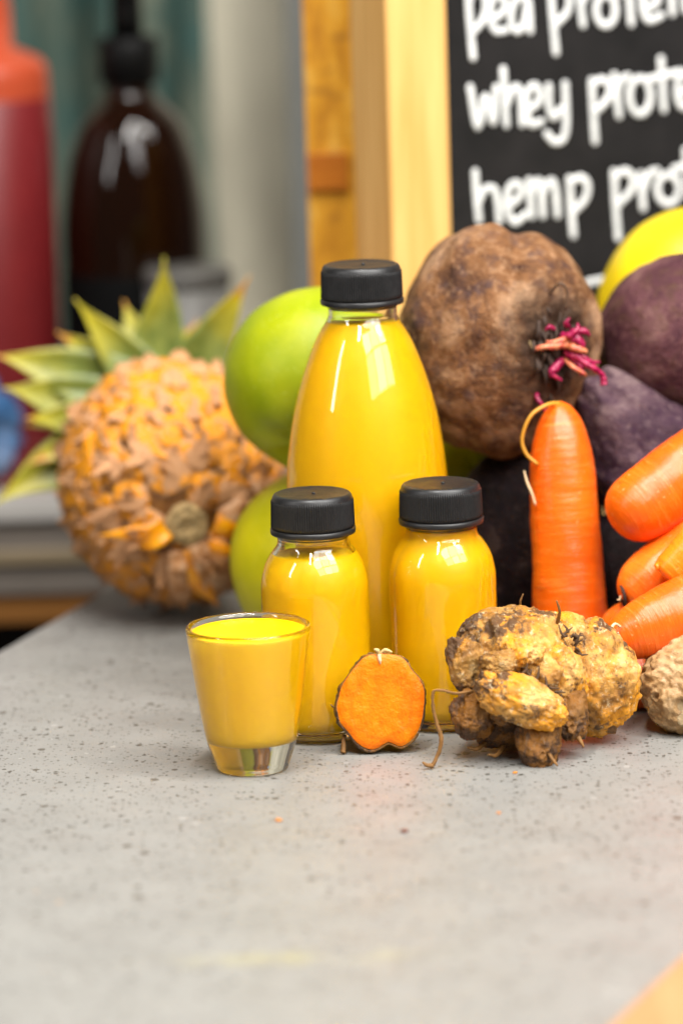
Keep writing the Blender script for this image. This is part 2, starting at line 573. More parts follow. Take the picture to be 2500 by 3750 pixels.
STROKES = [
[(48.8,317.8),(49.2,304.3),(50.8,281.6)],
[(49.4,311.1),(52.3,315.9),(57.3,315.1),(59,308.3),(56.9,300.5),(50.7,294.2)],
[(62.2,299.7),(69,304.3),(69.5,309.9),(65.8,312.9),(62.1,308.7),(61.4,300.3),(64.3,294.5),(70,294.4)],
[(83,309.2),(78,311.1),(74,305.2),(73.5,297.3),(76.9,293.5),(81.1,298),(83.4,309.1),(84.2,293.3)],
[(96.7,315.2),(97.4,301.6),(99,281.1)],
[(97,310.6),(101.5,313.8),(107.2,310.1),(106.3,302.2),(99.6,296)],
[(113.2,312),(115.2,294.6)],
[(114.3,305.1),(118.1,311.1),(121.9,311.5)],
[(128.9,309.4),(131.4,308.5),(133.3,306.2),(134.3,302.9),(134.3,299.4),(133.1,296.2),(131.1,294.1),(128.6,293.5),(126.2,294.4),(124.3,296.8),(123.2,300),(123.3,303.5),(124.5,306.7),(126.5,308.8),(128.9,309.4)],
[(142.1,320.6),(143.8,293.7)],
[(135.4,309.6),(152.2,311.5)],
[(151.1,300.2),(158.6,303.2),(159.3,308.3),(154.8,311.4),(150.9,306.5),(151.1,299.6),(154.5,294.6),(161.7,296.7)],
[(167.9,311.2),(168.5,297.5)],
[(175.1,312),(176.4,298.7)],
[(176,303.9),(180.3,310.5),(184.2,309.2),(185.6,299.3)],
[(48.7,266.1),(52.7,244.9),(57.4,261),(61.6,246.6),(63.8,265.1)],
[(68,274.2),(69.2,245.3)],
[(69.1,254.6),(73,263.4),(76.8,263.7),(78.3,256.3),(78.5,245.1)],
[(81.2,251.5),(88.1,255.6),(88.9,261.3),(85.4,264.7),(81.8,260.6),(81,251.5),(83.6,244.7),(89.5,245.3)],
[(94.3,263.7),(94.4,252.9),(96.8,247.3),(101.4,251.3)],
[(104,264.3),(104.3,244.2),(102.4,235.8),(97.2,234.4),(92.8,238.8)],
[(119.7,265),(120.2,250),(121.1,233)],
[(120.3,263.2),(126.1,265.1),(130.2,261.4),(129.2,255.2),(122.6,249.3)],
[(133,267),(135.6,245.6)],
[(134.5,257.1),(137.1,263.8),(141,265.9)],
[(148.4,264.5),(151.1,263.4),(153.2,260.6),(154.4,256.8),(154.3,252.6),(153,248.9),(150.8,246.4),(148.1,245.6),(145.4,246.8),(143.3,249.5),(142.1,253.4),(142.2,257.6),(143.5,261.3),(145.7,263.7),(148.4,264.5)],
[(161.1,273.8),(162.5,247)],
[(153.3,263.4),(172.4,266.2)],
[(171.5,253.5),(178.1,257.7),(178.5,262.3),(175,265.4),(171.6,261.6),(170.8,253.6),(174,247.6),(180.6,249.5)],
[(186.2,267.6),(187.3,251.3)],
[(193.5,268.3),(195,252)],
[(194.5,259),(198.7,267.4),(202.7,266.6),(204.3,253.1)],
[(50.5,221.8),(51,209.2),(52,196.6)],
[(51.7,205.8),(55.9,212.3),(61,212.2),(63.1,206.1),(63.9,195.1)],
[(68.6,201.6),(76.4,207.3),(76.9,211.9),(73.1,214.2),(69.2,210.2),(68.6,201.1),(72.6,193.9),(79.5,197.4)],
[(81.7,215),(83,196.3)],
[(83,208),(86.5,214.4),(88.7,211),(89.4,196)],
[(89.4,207.5),(93.9,213.8),(96.9,210.4),(98.1,195.6)],
[(105.5,214.3),(106.1,199.3),(107.2,184.2)],
[(106,212.6),(112.2,214.4),(116.2,210.1),(114.5,202.7),(107.7,196.9)],
[(131.9,215.9),(132.6,199.6),(133.8,180.7)],
[(132.4,213.5),(138.8,215.9),(143.3,211.6),(142.1,205.3),(134.6,198.9)],
[(147.9,213.5),(149.1,195.5)],
[(148.9,204.2),(153.1,213.2),(157.7,214.6)],
[(164.5,212.1),(167.4,211.1),(169.6,208.8),(170.8,205.6),(170.8,202.2),(169.5,199.2),(167.1,197.3),(164.3,196.7),(161.4,197.7),(159.2,200),(158,203.2),(158,206.6),(159.3,209.6),(161.7,211.5),(164.5,212.1)],
[(175.2,224.3),(177.2,199.7)],
[(168.2,214.9),(185.5,217.8)],
[(185.3,207.3),(192,211.5),(192.3,215.5),(188.8,218.1),(185.4,214.3),(185,207.3),(187.9,201.8),(193.9,203.7)],
[(198.8,219.7),(199.9,203.9)],
[(205.4,220.4),(206.8,204.5)],
[(206.4,211),(210.5,219.5),(214.5,218.6),(215.9,205.6)],
[(114.9,158.1),(124,159.1)]]
_s = MT("white_chalk_ink")
_s.set(color=_s.mix(_s.ramp(_s.noise(420, 4, 0.7), [(0.55, 0.0), (0.72, 0.75)]), _s.ramp(_s.noise(90, 3), [(0.3, (0.60, 0.61, 0.60)), (0.7, (0.78, 0.78, 0.765))]), (0.22, 0.23, 0.25)), rough=0.75, spec=0.1)
CHALK = _s.m
def lettering(strokes):
    V, F = [], []
    for s in strokes:
        q = smooth_prof(s, 6) if len(s) > 2 else [np.array(s[0]) + (np.array(s[1]) - np.array(s[0])) * t for t in np.linspace(0, 1, 8)]
        q = [np.array(p, float) * 0.001 for p in q]
        L = [0.0]
        for k in range(1, len(q)):
            L.append(L[-1] + np.linalg.norm(q[k] - q[k - 1]))
        t0, t1 = (q[1] - q[0]), (q[-1] - q[-2])
        t0, t1 = t0 / (np.linalg.norm(t0) + 1e-9), t1 / (np.linalg.norm(t1) + 1e-9)
        hw = 0.00205
        pts = [(q[0] - t0 * hw * c, s_) for c, s_ in ((1, .12), (.85, .53), (.5, .86))] + [(p, 1.0) for p in q] + \
              [(q[-1] + t1 * hw * c, s_) for c, s_ in ((.5, .86), (.85, .53), (1, .12))]
        o, K = len(V), 8
        for k, (p, w_) in enumerate(pts):
            t = pts[min(k + 1, len(pts) - 1)][0] - pts[max(k - 1, 0)][0]
            t = t / (np.linalg.norm(t) + 1e-9)
            n_ = np.array((-t[1], t[0]))
            for i in range(K):
                a = 2 * math.pi * i / K
                e = p + n_ * hw * w_ * math.cos(a)
                V.append((e[0], 0.004 - 0.0005 * w_ * math.sin(a), e[1]))
        F += [tuple(o + i for i in f) for f in grid_faces(K, len(pts))]
    return mesh(V, F, CHALK)
for a, b in ((0, 4), (4, 15), (15, 21), (21, 32), (32, 40), (40, 51), (51, 52)):
    obj("lettering" if a < 51 else "chalk_line", lettering(STROKES[a:b]), sign)

# ------------------------------------------------------------------ background bottles and bits
amber = thing("pump_bottle", "dark brown glass bottle with black pump top on the back bench", "bottle", (-0.1215, 0.70, 0.0025))
AMB = MT("brown_glass").set(color=(0.010, 0.003, 0.001), rough=0.06, spec=0.35, trans=0.2, ior=1.5).m
BLK = m_plain("black_pump_plastic", (0.003, 0.003, 0.003), 0.5, 0.1, spec=0.12)
prof = smooth_prof([(0.040, 0.0), (0.0447, 0.004), (0.0448, 0.05), (0.0448, 0.125), (0.0442, 0.155), (0.0402, 0.185), (0.0362, 0.199), (0.0308, 0.2125), (0.0243, 0.2205), (0.0160, 0.229), (0.0150, 0.236)], 5)
obj("body", lathe(prof, AMB, 64), amber)
obj("liquid", lathe([(0.036, 0.004), (0.0415, 0.008), (0.0415, 0.120)], MT("dark_soap").set(color=(0.022, 0.007, 0.003), rough=0.3).m, 48), amber)
obj("label", lathe([(0.04490, 0.012), (0.0450, 0.0125), (0.0450, 0.122), (0.04490, 0.1225)], m_plain("black_label", (0.003, 0.003, 0.003), 0.6, spec=0.08), 64, (False, False)), amber)
obj("collar", lathe([(0.0172, 0.2365), (0.0182, 0.2372), (0.0182, 0.2636), (0.0174, 0.2645)], BLK, 48, rib=40, ribamp=0.0005, ribz=(0.237, 0.263)), amber)
ph = obj("pump_head", lathe([(0.0098, 0.2647), (0.0098, 0.279), (0.0092, 0.298), (0.0108, 0.2985), (0.0108, 0.312), (0.009, 0.314)], BLK, 32), amber)
obj("spout", tube([(0, 0, 0.306), (0.02, -0.004, 0.307), (0.036, -0.008, 0.304)], [0.005, 0.0045, 0.0038], BLK, 12), ph)

redb = thing("squeeze_bottle", "red sauce filled plastic squeeze bottle standing on the back bench", "bottle", (-0.2115, 0.68, 0.0025))
RED = MT("cloudy_red_plastic").set(color=(0.50, 0.075, 0.028), rough=0.4, trans=0.25, ior=1.4, spec=0.4).m
prof = smooth_prof([(0.038, 0.0), (0.0425, 0.004), (0.0428, 0.05), (0.0428, 0.18), (0.0428, 0.235), (0.0405, 0.252), (0.030, 0.2585), (0.0215, 0.262)], 4) + \
       [(0.0215, 0.285), (0.019, 0.30), (0.008, 0.345)]
obj("body", lathe(prof, RED, 56), redb)
obj("sauce_level", lathe([(0.0424, 0.004), (0.0433, 0.006), (0.0433, 0.2315), (0.0426, 0.2325)], m_plain("crimson_sauce", (0.15, 0.010, 0.012), 0.4, 0.12, 40), 56, (False, False)), redb)

s = MT("blue_wrap")
s.set(color=s.ramp(s.noise(30, 4), [(0.35, (0.03, 0.09, 0.22)), (0.5, (0.07, 0.19, 0.40)), (0.75, (0.30, 0.33, 0.42))]), rough=0.45)
def wrap(D):
    P = D * np.array((0.040, 0.030, 0.036))
    n = fbm(D * 2.4, 3, 3)
    return P * (1 + 0.28 * n[:, None]) + np.array((0, 0, 0.033))
tag(obj("blue_packet", blob(s.m, wrap, 48, 32), None, (-0.232, 0.640, 0.0035)), "crumpled blue packet lying on the back bench", "packet")

tub = thing("plastic_tub", "small cloudy clear plastic tub behind the pineapple leaves", "tub", (-0.088, 0.645, 0.0028))
TUBM = MT("cloudy_plastic").set(color=(0.30, 0.29, 0.27), rough=0.35, trans=0.4, ior=1.3, spec=0.4).m
obj("tub_body", lathe([(0.020, 0), (0.022, 0.002), (0.0255, 0.118), (0.0245, 0.118), (0.021, 0.004), (0.0005, 0.003)], TUBM, 40, (True, True)), tub)
obj("tub_lid", lathe([(0.0262, 0.1185), (0.0268, 0.121), (0.0268, 0.127), (0.0255, 0.129)], m_plain("grey_lid", (0.10, 0.095, 0.085), 0.5), 40), tub)

# ------------------------------------------------------------------ bottles of juice
CR = 0.0190
def cap_parts():
    prof = [(0.0180, 0.0), (0.0193, 0.0004), (0.0195, 0.0010), (0.0195, 0.0026), (0.0190, 0.0030)]
    ring = lathe(prof, CAP, 96, (True, True))
    pr = [(0.0186, 0.0031), (0.01865, 0.0035)] + [(0.01862 - 0.00035 * k / 8, 0.0036 + 0.0120 * k / 8) for k in range(9)] + \
         [(0.01845, 0.0160), (0.0181, 0.0174), (0.0174, 0.0184), (0.0164, 0.01885), (0.0160, 0.0186), (0.006, 0.0184)]
    body = lathe(pr, CAP, 540, (True, True), rib=108, ribamp=0.0006, ribz=(0.0036, 0.0158))
    pip = lathe([(0.0009, 0.0), (0.0008, 0.0007), (0.0003, 0.0010)], CAP, 12)
    return ring, body, pip
RING, CAPB, PIP = cap_parts()

def juice_bottle(name, label, loc, outer, inner, jz, capz, group=None, rz=0):
    t = thing(name, label, "bottle", loc, (0, 0, rz), group)
    o_ = outer
    i_ = inner
    V = list(map(tuple, o_)) + list(map(tuple, i_[::-1]))
    obj("glass_body", lathe(V, GLASS, 96, (True, True)), t)
    # juice: follows the inner wall, a hair into the glass, up to its level
    pts = [tuple(p) for p in i_]
    js = []
    for k, (r, z) in enumerate(pts):
        if z <= jz:
            js.append((r + 0.00012, z - (0.0001 if k < 3 else 0)))
        else:
            r0, z0 = pts[k - 1]
            f = (jz - z0) / (z - z0)
            js.append((r0 + (r - r0) * f + 0.00012, jz))
            break
    obj("juice", lathe(js, JUICE, 96, (True, True)), t)
    c = obj("cap", CAPB, t, (0, 0, capz))
    obj("pip", PIP, c, (0.0005, -0.001, 0.01835))
    obj("tamper_ring", RING, c)
    return t

def small(label, loc, jz, rz):
    H = 0.0945
    outer = smooth_prof([(0.0005, 0.0012), (0.0150, 0.0010), (0.0185, 0.0001), (0.0222, 0.0009), (0.0243, 0.0042), (0.0246, 0.010), (0.0246, 0.038), (0.0246, 0.066), (0.0241, 0.0735), (0.0222, 0.0805), (0.0190, 0.0860), (0.0170, 0.0885), (0.0164, 0.0905), (0.0165, 0.0925), (0.0172, 0.0936), (0.0172, 0.0950), (0.0160, 0.0958), (0.0160, 0.104)], 4)
    inner = smooth_prof([(0.0005, 0.0052), (0.0150, 0.0050), (0.0205, 0.0056), (0.0228, 0.0085), (0.0231, 0.014), (0.0231, 0.038), (0.0231, 0.066), (0.0226, 0.0730), (0.0206, 0.0795), (0.0172, 0.0850), (0.0152, 0.0880), (0.0146, 0.0905), (0.0146, 0.0925), (0.0146, 0.1040)], 4)
    return juice_bottle("small_juice_bottle", label, loc, outer, inner, jz, 0.0940, "small bottles of yellow juice", rz)
small("small black capped bottle of yellow juice behind the shot glass", (-0.0132, 0.0065, 0), 0.0845, 0.3)
small("small black capped bottle of yellow juice behind the knobbly turmeric root", (0.0456, 0.0214, 0), 0.0925, 1.1)

outer = smooth_prof([(0.0005, 0.0014), (0.024, 0.0012), (0.029, 0.0001), (0.0345, 0.0012), (0.0372, 0.0055), (0.0378, 0.012), (0.0379, 0.040), (0.0380, 0.080), (0.0379, 0.102), (0.0370, 0.116), (0.0350, 0.131), (0.0322, 0.1445), (0.0285, 0.1570), (0.0240, 0.1690), (0.0200, 0.1770), (0.0174, 0.1810), (0.0163, 0.1835), (0.0161, 0.1860), (0.0162, 0.1880), (0.0170, 0.1890), (0.0170, 0.1902), (0.0160, 0.1910), (0.0160, 0.200)], 4)
inner = smooth_prof([(0.0005, 0.0058), (0.024, 0.0056), (0.0320, 0.0064), (0.0355, 0.0100), (0.0362, 0.016), (0.0363, 0.040), (0.0364, 0.080), (0.0363, 0.102), (0.0354, 0.1155), (0.0334, 0.1300), (0.0306, 0.1435), (0.0269, 0.1560), (0.0224, 0.1680), (0.0184, 0.1762), (0.0158, 0.1805), (0.0147, 0.1835), (0.0145, 0.1860), (0.0145, 0.200)], 4)
juice_bottle("large_juice_bottle", "tall black capped bottle of yellow juice behind the two small ones", (0.0125, 0.073, 0), outer, inner, 0.1810, 0.1892, None, 0.7)

# ------------------------------------------------------------------ shot glass
sg = thing("shot_glass", "thick based shot glass brimful of yellow juice", "glass", (-0.0428, -0.0550, 0))
outer = smooth_prof([(0.0004, 0.0010), (0.0110, 0.0009), (0.0145, 0.0002), (0.0161, 0.0012), (0.0172, 0.0045), (0.0186, 0.0085), (0.0203, 0.0140), (0.0222, 0.0240), (0.0240, 0.0360), (0.0257, 0.0480), (0.0272, 0.0600), (0.0277, 0.0640)], 4)
rim = [(0.0276, 0.0651), (0.0270, 0.0657), (0.0262, 0.0655), (0.0256, 0.0647)]
inner = smooth_prof([(0.0252, 0.0635), (0.0247, 0.0600), (0.0232, 0.0480), (0.0214, 0.0360), (0.0194, 0.0240), (0.0180, 0.0180), (0.0160, 0.0150), (0.0120, 0.0136), (0.0004, 0.0132)], 4)
obj("glass_body", lathe(list(map(tuple, outer)) + rim + list(map(tuple, inner)), GLASS, 128), sg)
JUICE_OPEN = m_juice("turmeric_juice_open", (0.96, 0.535, 0.0), (0.98, 0.585, 0.0))
jin = [tuple(p) for p in inner[::-1] if p[1] < 0.0628]
js = [(r + 0.00012, z - (0.0001 if k < 8 else 0)) for k, (r, z) in enumerate(jin)]
js += [(js[-1][0] + 0.0001, 0.0632), (js[-1][0] - 0.0006, 0.0628), (js[-1][0] - 0.002, 0.0626)]
obj("juice", lathe(js, JUICE_OPEN, 96), sg)

# ------------------------------------------------------------------ apples and yellow fruit
def apple_fn(r, seed, dim=0.16):
    def f(D):
        th = np.arccos(np.clip(D[:, 2], -1, 1))
        ph = np.arctan2(D[:, 1], D[:, 0])
        k = 1 + 0.018 * np.cos(5 * ph) * np.clip(-D[:, 2], 0, 1) + 0.015 * fbm(D * 1.6, seed, 2)
        k = k - dim * np.exp(-(th / 0.30) ** 2) - dim * 0.7 * np.exp(-((math.pi - th) / 0.28) ** 2)
        return D * (r * k)[:, None] * np.array((1, 1, 0.95))
    return f
AG = m_apple("green_apple_skin", (0.22, 0.285, 0.001), (0.31, 0.345, 0.0015), (0.40, 0.41, 0.004))
AY = m_apple("yellow_green_apple_skin", (0.40, 0.375, 0.001), (0.52, 0.45, 0.002), (0.62, 0.52, 0.008))
def apple(label, loc, r, mat, rot, seed):
    t = thing("green_apple", label, "apple", loc, rot, "green apples heaped behind the bottles")
    obj("fruit", blob(mat, apple_fn(r, seed)), t)
    obj("stalk", tube([(0, 0, r * 0.70), (0.001, 0, r * 0.85), (0.004, 0.001, r * 1.02)], [0.0012, 0.0011, 0.0016], m_plain("apple_stalk", (0.12, 0.07, 0.03), 0.7), 8), t)
    return t
apple("large bright green apple on top of the yellower apple", (-0.0085, 0.166, 0.1385), 0.0472, AG, (R(-50), R(20), 0), 2)
apple("yellow green apple resting on the counter under another apple", (-0.0090, 0.173, 0.0468), 0.0474, AY, (R(-70), R(-35), 0), 5)
apple("dark green apple half hidden under the big brown beetroot", (0.0835, 0.228, 0.0920), 0.0420, AG, (R(-60), R(60), 0), 9)
def lemon_fn(D):
    k = 1 + 0.012 * fbm(D * 2, 8, 2)
    return D * k[:, None] * np.array((0.052, 0.050, 0.052))
s = MT("yellow_rind")
s.set(color=s.ramp(s.noise(30, 3), [(0.3, (0.66, 0.48, 0.001)), (0.7, (0.75, 0.56, 0.002))]), rough=0.42, normal=s.bump(s.noise(300, 3), 0.15, 0.0008))
tag(obj("yellow_fruit", blob(s.m, lemon_fn), None, (0.1865, 0.270, 0.1530)), "smooth bright yellow round fruit behind the purple beetroot", "fruit")

# ------------------------------------------------------------------ beetroots
def beet_fn(rx, ry, rz, seed, amp=0.03, groove=None, tail=None):
    def f(D):
        k = 1 + amp * fbm(D * 1.7, seed, 3) + 0.006 * fbm(D * 9, seed + 4, 2)
        if groove:
            g, wd, dep = groove
            phi = np.arctan2(D[:, 0], D[:, 2])
            k = k - dep * np.exp(-((phi - g) / wd) ** 2) * np.clip(D[:, 2] * 1.3, 0, 1)
        P = D * k[:, None]
        if tail is not None:
            td, ln, wd = tail
            td = np.array(td) / np.linalg.norm(td)
            c = D @ td
            P = P + td[None, :] * (ln * np.exp(-((1 - c) / wd)))[:, None]
        return P * np.array((rx, ry, rz))
    return f
CRN = (0.0285, -0.0375, 0.003)
BB = m_beet("brown_beet_skin", (0.056, 0.026, 0.017), (0.185, 0.084, 0.035), (0.35, 0.205, 0.115), (0.070, 0.043, 0.043), CRN)
beet = thing("beetroot", "big brown beetroot with ragged magenta stem stubs", "beetroot", (0.0782, 0.146, 0.1585), (0, 0, 0), "beetroots heaped behind the carrots")
def bigbeet(D):
    P = beet_fn(0.0486, 0.046, 0.0580, 11, 0.050, (R(13), 0.13, 0.075))(D)
    c = np.array(CRN)
    d = np.linalg.norm(P - c, axis=1)
    n = fbm(P * 190, 31, 3)
    m_ = np.exp(-(d / 0.017) ** 2)
    return P + (P / np.linalg.norm(P, axis=1)[:, None]) * (m_ * (0.0035 * n - 0.001))[:, None]
obj("root", blob(BB, bigbeet, 180, 120), beet)
s = MT("magenta_stem")
s.set(color=s.ramp(s.noise(320, 4, 0.65), [(0.3, (0.09, 0.002, 0.018)), (0.5, (0.34, 0.005, 0.065)), (0.75, (0.50, 0.05, 0.09))]), rough=0.35)
MAG = s.m
s = MT("pink_stem")
s.set(color=s.ramp(s.noise(300, 4, 0.65), [(0.3, (0.40, 0.01, 0.06)), (0.5, (0.60, 0.17, 0.07)), (0.72, (0.70, 0.33, 0.17))]), rough=0.4)
PINK = s.m
def stem(pts, rad, mat, seed=1):
    r_ = random.Random(seed * 7 + len(pts))
    pts = [tuple(q + r_.uniform(-0.0006, 0.0006) for q in p) for p in pts]
    pts = [pts[0]] + [tuple(Vector(pts[0]).lerp(Vector(p), 1.0)) for p in pts[1:]]
    obj("stem_stub", tube(pts, [q * 0.82 for q in rad], mat, 9, 8, wob=0.34, seed=seed), beet)
c = np.array((0.0310, -0.0385, 0.0050))
def rel(x, y, z=0):  # mm offsets from the crown: right, towards viewer, up
    return tuple(c + np.array((x * 0.86, -y, z)) * 0.001)
stem([rel(3, -1, -1), rel(-4, 4, -1.5), rel(-12, 5, -2), rel(-19, 4, -2.6)], [.0024, .0022, .0018, .0007], PINK, 1)
stem([rel(4, -1, 2), rel(-2, 4, 1.2), rel(-8, 5, 0.6), rel(-11, 4, 0.9)], [.0018, .0016, .0013, .0006], PINK, 2)
stem([rel(2, -2, 0), rel(5, 3, 1.5), rel(8, 4, 0), rel(9, 2, -4)], [.0030, .0030, .0026, .0014], MAG, 3)
stem([rel(0, -1, -6), rel(6, 4, -8), rel(14, 4, -13), rel(19, 2, -17), rel(20.5, 1, -21.5)], [.0024, .0021, .0017, .0016, .0022], MAG, 4)
stem([rel(2, 0, -5), rel(8, 4, -7), rel(14, 3, -9.5), rel(18, 1, -11)], [.0018, .0014, .0011, .0007], MAG, 5)
stem([rel(-2, -1, -9), rel(-6, 3, -12), rel(-8, 4, -14), rel(-6, 4, -17), rel(-3, 3, -19)], [.0022, .0024, .0020, .0013, .0006], MAG, 6)
stem([rel(-2, -1, -8), rel(3, 5, -12), rel(8, 5, -15), rel(11, 3, -17)], [.0010, .0014, .0012, .0006], PINK, 7)
stem([rel(-16, -4, -24), rel(-17, 1, -27), rel(-14, 2, -32), rel(-12, 1, -36)], [.0013, .0013, .0010, .0005], MAG, 8)
stem([rel(-6, -1, 6), rel(-9, 2, 7), rel(-12, 2, 5)], [.0013, .0012, .0005], MAG, 9)
stem([rel(1, -1, 7), rel(0, 3, 9), rel(2, 3, 12)], [.0017, .0014, .0005], MAG, 10)
stem([rel(4, 0, 4), rel(9, 3, 5), rel(13, 1, 2)], [.0022, .0020, .0009], MAG, 11)
stem([rel(0, 0, -2), rel(6, 5, -3), rel(11, 4, -5)], [.0024, .0022, .0010], PINK, 12)
stem([rel(-3, 0, 2), rel(2, 5, 4), rel(6, 4, 7), rel(7, 2, 9)], [.0020, .0019, .0013, .0006], MAG, 13)
stem([rel(3, 0, -9), rel(7, 4, -12), rel(8, 3, -16)], [.0016, .0014, .0006], MAG, 14)
HAIR = m_plain("root_hair", (0.10, 0.055, 0.03), 0.7)
SCL = m_plain("crown_husk", (0.045, 0.024, 0.015), 0.8, 0.4, 200)
r_ = random.Random(12)
def on_beet(x, z, out):   # point on the beet's front at mm x, z from its centre
    x, z = x * 0.001, z * 0.001
    y = -0.046 * math.sqrt(max(0.02, 1 - (x / 0.0483) ** 2 - (z / 0.0575) ** 2))
    v = Vector((x / 0.0483 ** 2, y / 0.046 ** 2, z / 0.0575 ** 2)).normalized()
    return tuple(Vector((x, y, z)) + v * out * 0.001)
for k in range(60):   # withered leaf-base husks around the crown
    an, rr = r_.uniform(0, 6.28), r_.uniform(0.15, 1.0)
    x0, z0 = 26 + 11 * rr * math.cos(an), 2 + 27 * rr * math.sin(an)
    dx, dz = r_.uniform(-3, 2), r_.choice((-1, 1)) * r_.uniform(3, 9)
    obj("husk", tube([on_beet(x0, z0, -1.2), on_beet(x0 + dx * 0.5, z0 + dz * 0.5, 0.7), on_beet(x0 + dx, z0 + dz, 0.4)],
        [.0008, .0008, .0002], SCL, 7, 5, wob=0.2, seed=k), beet)
obj("root_hair", tube([rel(-9, -3, 22), rel(-3, 2, 28), rel(1, 1, 24), rel(0, 0, 15)], [.0007] * 4, HAIR, 6), beet)
obj("root_hair", tube([rel(-20, -1, 8), rel(-21, 2, 2), rel(-19, 2, -4)], [.0012, .001, .0006], m_plain("pale_hair", (0.45, 0.32, 0.15), 0.7), 6), beet)

BP = m_beet("purple_beet_skin", (0.055, 0.020, 0.026), (0.10, 0.040, 0.045), (0.165, 0.085, 0.075), (0.085, 0.045, 0.026))
t = thing("beetroot", "round purple beetroot in front of the yellow fruit", "beetroot", (0.1760, 0.1720, 0.1535), (0, 0, 0), "beetroots heaped behind the carrots")
obj("root", blob(BP, beet_fn(0.0490, 0.047, 0.0415, 21, 0.03), 120, 80), t)
BT = m_beet("grey_purple_beet_skin", (0.040, 0.020, 0.030), (0.085, 0.048, 0.058), (0.17, 0.115, 0.112), (0.035, 0.014, 0.030))
t = thing("beetroot", "grey purple beetroot whose blunt tail points up under the round one", "beetroot", (0.1670, 0.1400, 0.0860), (0, 0, 0), "beetroots heaped behind the carrots")
def tail_fn(D):
    P = beet_fn(0.042, 0.036, 0.036, 41, 0.06)(D)
    td = np.array((-0.62, -0.12, 0.78))
    td /= np.linalg.norm(td)
    cc = np.clip(D @ td, 0, 1)
    return P + td[None, :] * (0.036 * cc ** 4)[:, None] + td[None, :] * (0.006 * fbm(D * 3.1, 77, 3) * cc)[:, None]
obj("root", blob(BT, tail_fn, 140, 100), t)
BD = m_beet("dark_beet_skin", (0.005, 0.003, 0.003), (0.011, 0.006, 0.006), (0.036, 0.022, 0.018), (0.009, 0.004, 0.007))
t = thing("beetroot", "dark dusty beetroot between the small bottle and the upright carrot", "beetroot", (0.0885, 0.1480, 0.0530), (0, 0, 0), "beetroots heaped behind the carrots")
obj("root", blob(BD, beet_fn(0.0410, 0.036, 0.0525, 51, 0.05), 120, 80), t)
t = thing("beetroot", "dark beetroot sitting on the counter behind the carrots", "beetroot", (0.1390, 0.1270, 0.0385), (0, 0, 0), "beetroots heaped behind the carrots")
obj("root", blob(BD, beet_fn(0.0370, 0.028, 0.0385, 57, 0.04), 100, 70), t)

# ------------------------------------------------------------------ carrots
def carrot_mesh(mat, L, prof, seed, bend=(0, 0), nz=90, segs=48):
    """root along +z from its blunt end (z=0); prof: (t, radius) pairs; smooth ends."""
    T = np.concatenate([np.linspace(0, 0.04, 10)[:-1], np.linspace(0.04, 0.96, nz), np.linspace(0.96, 1, 10)[1:]])
    pt, pr = [a for a, _ in prof], [b for _, b in prof]
    q = smooth_prof(prof, 12)
    Rr = np.interp(T, [a[0] for a in q], [max(0.0, a[1]) for a in q])
    V = []
    for t, r in zip(T, Rr):
        for i in range(segs):
            a = 2 * math.pi * i / segs
            V.append((math.cos(a), math.sin(a), t, r))
    V = np.array(V)
    z = V[:, 2] * L
    P0 = np.stack([V[:, 0] * 1.2, V[:, 1] * 1.2, z * 45], 1)
    ringn = vnoise(np.stack([V[:, 0] * 0.9, V[:, 1] * 0.9, z * 520], 1), seed + 3)
    k = 1 + 0.045 * fbm(P0, seed, 2) + 0.010 * ringn
    x = V[:, 0] * V[:, 3] * k + bend[0] * (V[:, 2] * (1 - V[:, 2]) * 4)
    y = V[:, 1] * V[:, 3] * k + bend[1] * (V[:, 2] * (1 - V[:, 2]) * 4)
    P = np.stack([x, y, z], 1)
    F = grid_faces(segs, len(T))
    P = np.vstack([P, [(0, 0, 0)], [(0, 0, L)]])
    n = len(P)
    F += [(n - 2, (i + 1) % segs, i) for i in range(segs)]
    o = (len(T) - 1) * segs
    F += [(n - 1, o + i, o + (i + 1) % segs) for i in range(segs)]
    return mesh(P, F, mat)
def aim(o, a, b):
    d = Vector(b) - Vector(a)
    o.location = a
    o.rotation_euler = d.to_track_quat('Z', 'Y').to_euler()
    return d.length
ROUND = [(0, 0.0004), (0.003, 0.26), (0.012, 0.47), (0.03, 0.68), (0.06, 0.86), (0.10, 0.96), (0.16, 1.0), (0.25, 1.0), (0.6, 0.97), (0.9, 0.85), (0.97, 0.62), (1.0, 0.001)]
def pr(r, P=ROUND):
    return [(t, k * r) for t, k in P]
CM = m_carrot("carrot_skin")
CM2 = m_carrot("carrot_skin_deep", (0.84, 0.125, 0.006), (0.90, 0.20, 0.012))
FIB = m_plain("pale_rootlet", (0.72, 0.52, 0.30), 0.6)
ORF = m_plain("orange_rootlet", (0.55, 0.25, 0.02), 0.5)
def carrot(label, a, b, prof, seed, mat=CM, bend=(0, 0)):
    t = thing("carrot", label, "carrot", group="carrots beside the juice bottles")
    L = aim(t, a, b)
    obj("root", carrot_mesh(mat, L, prof, seed, bend), t)
    return t
GC = "carrots beside the juice bottles"
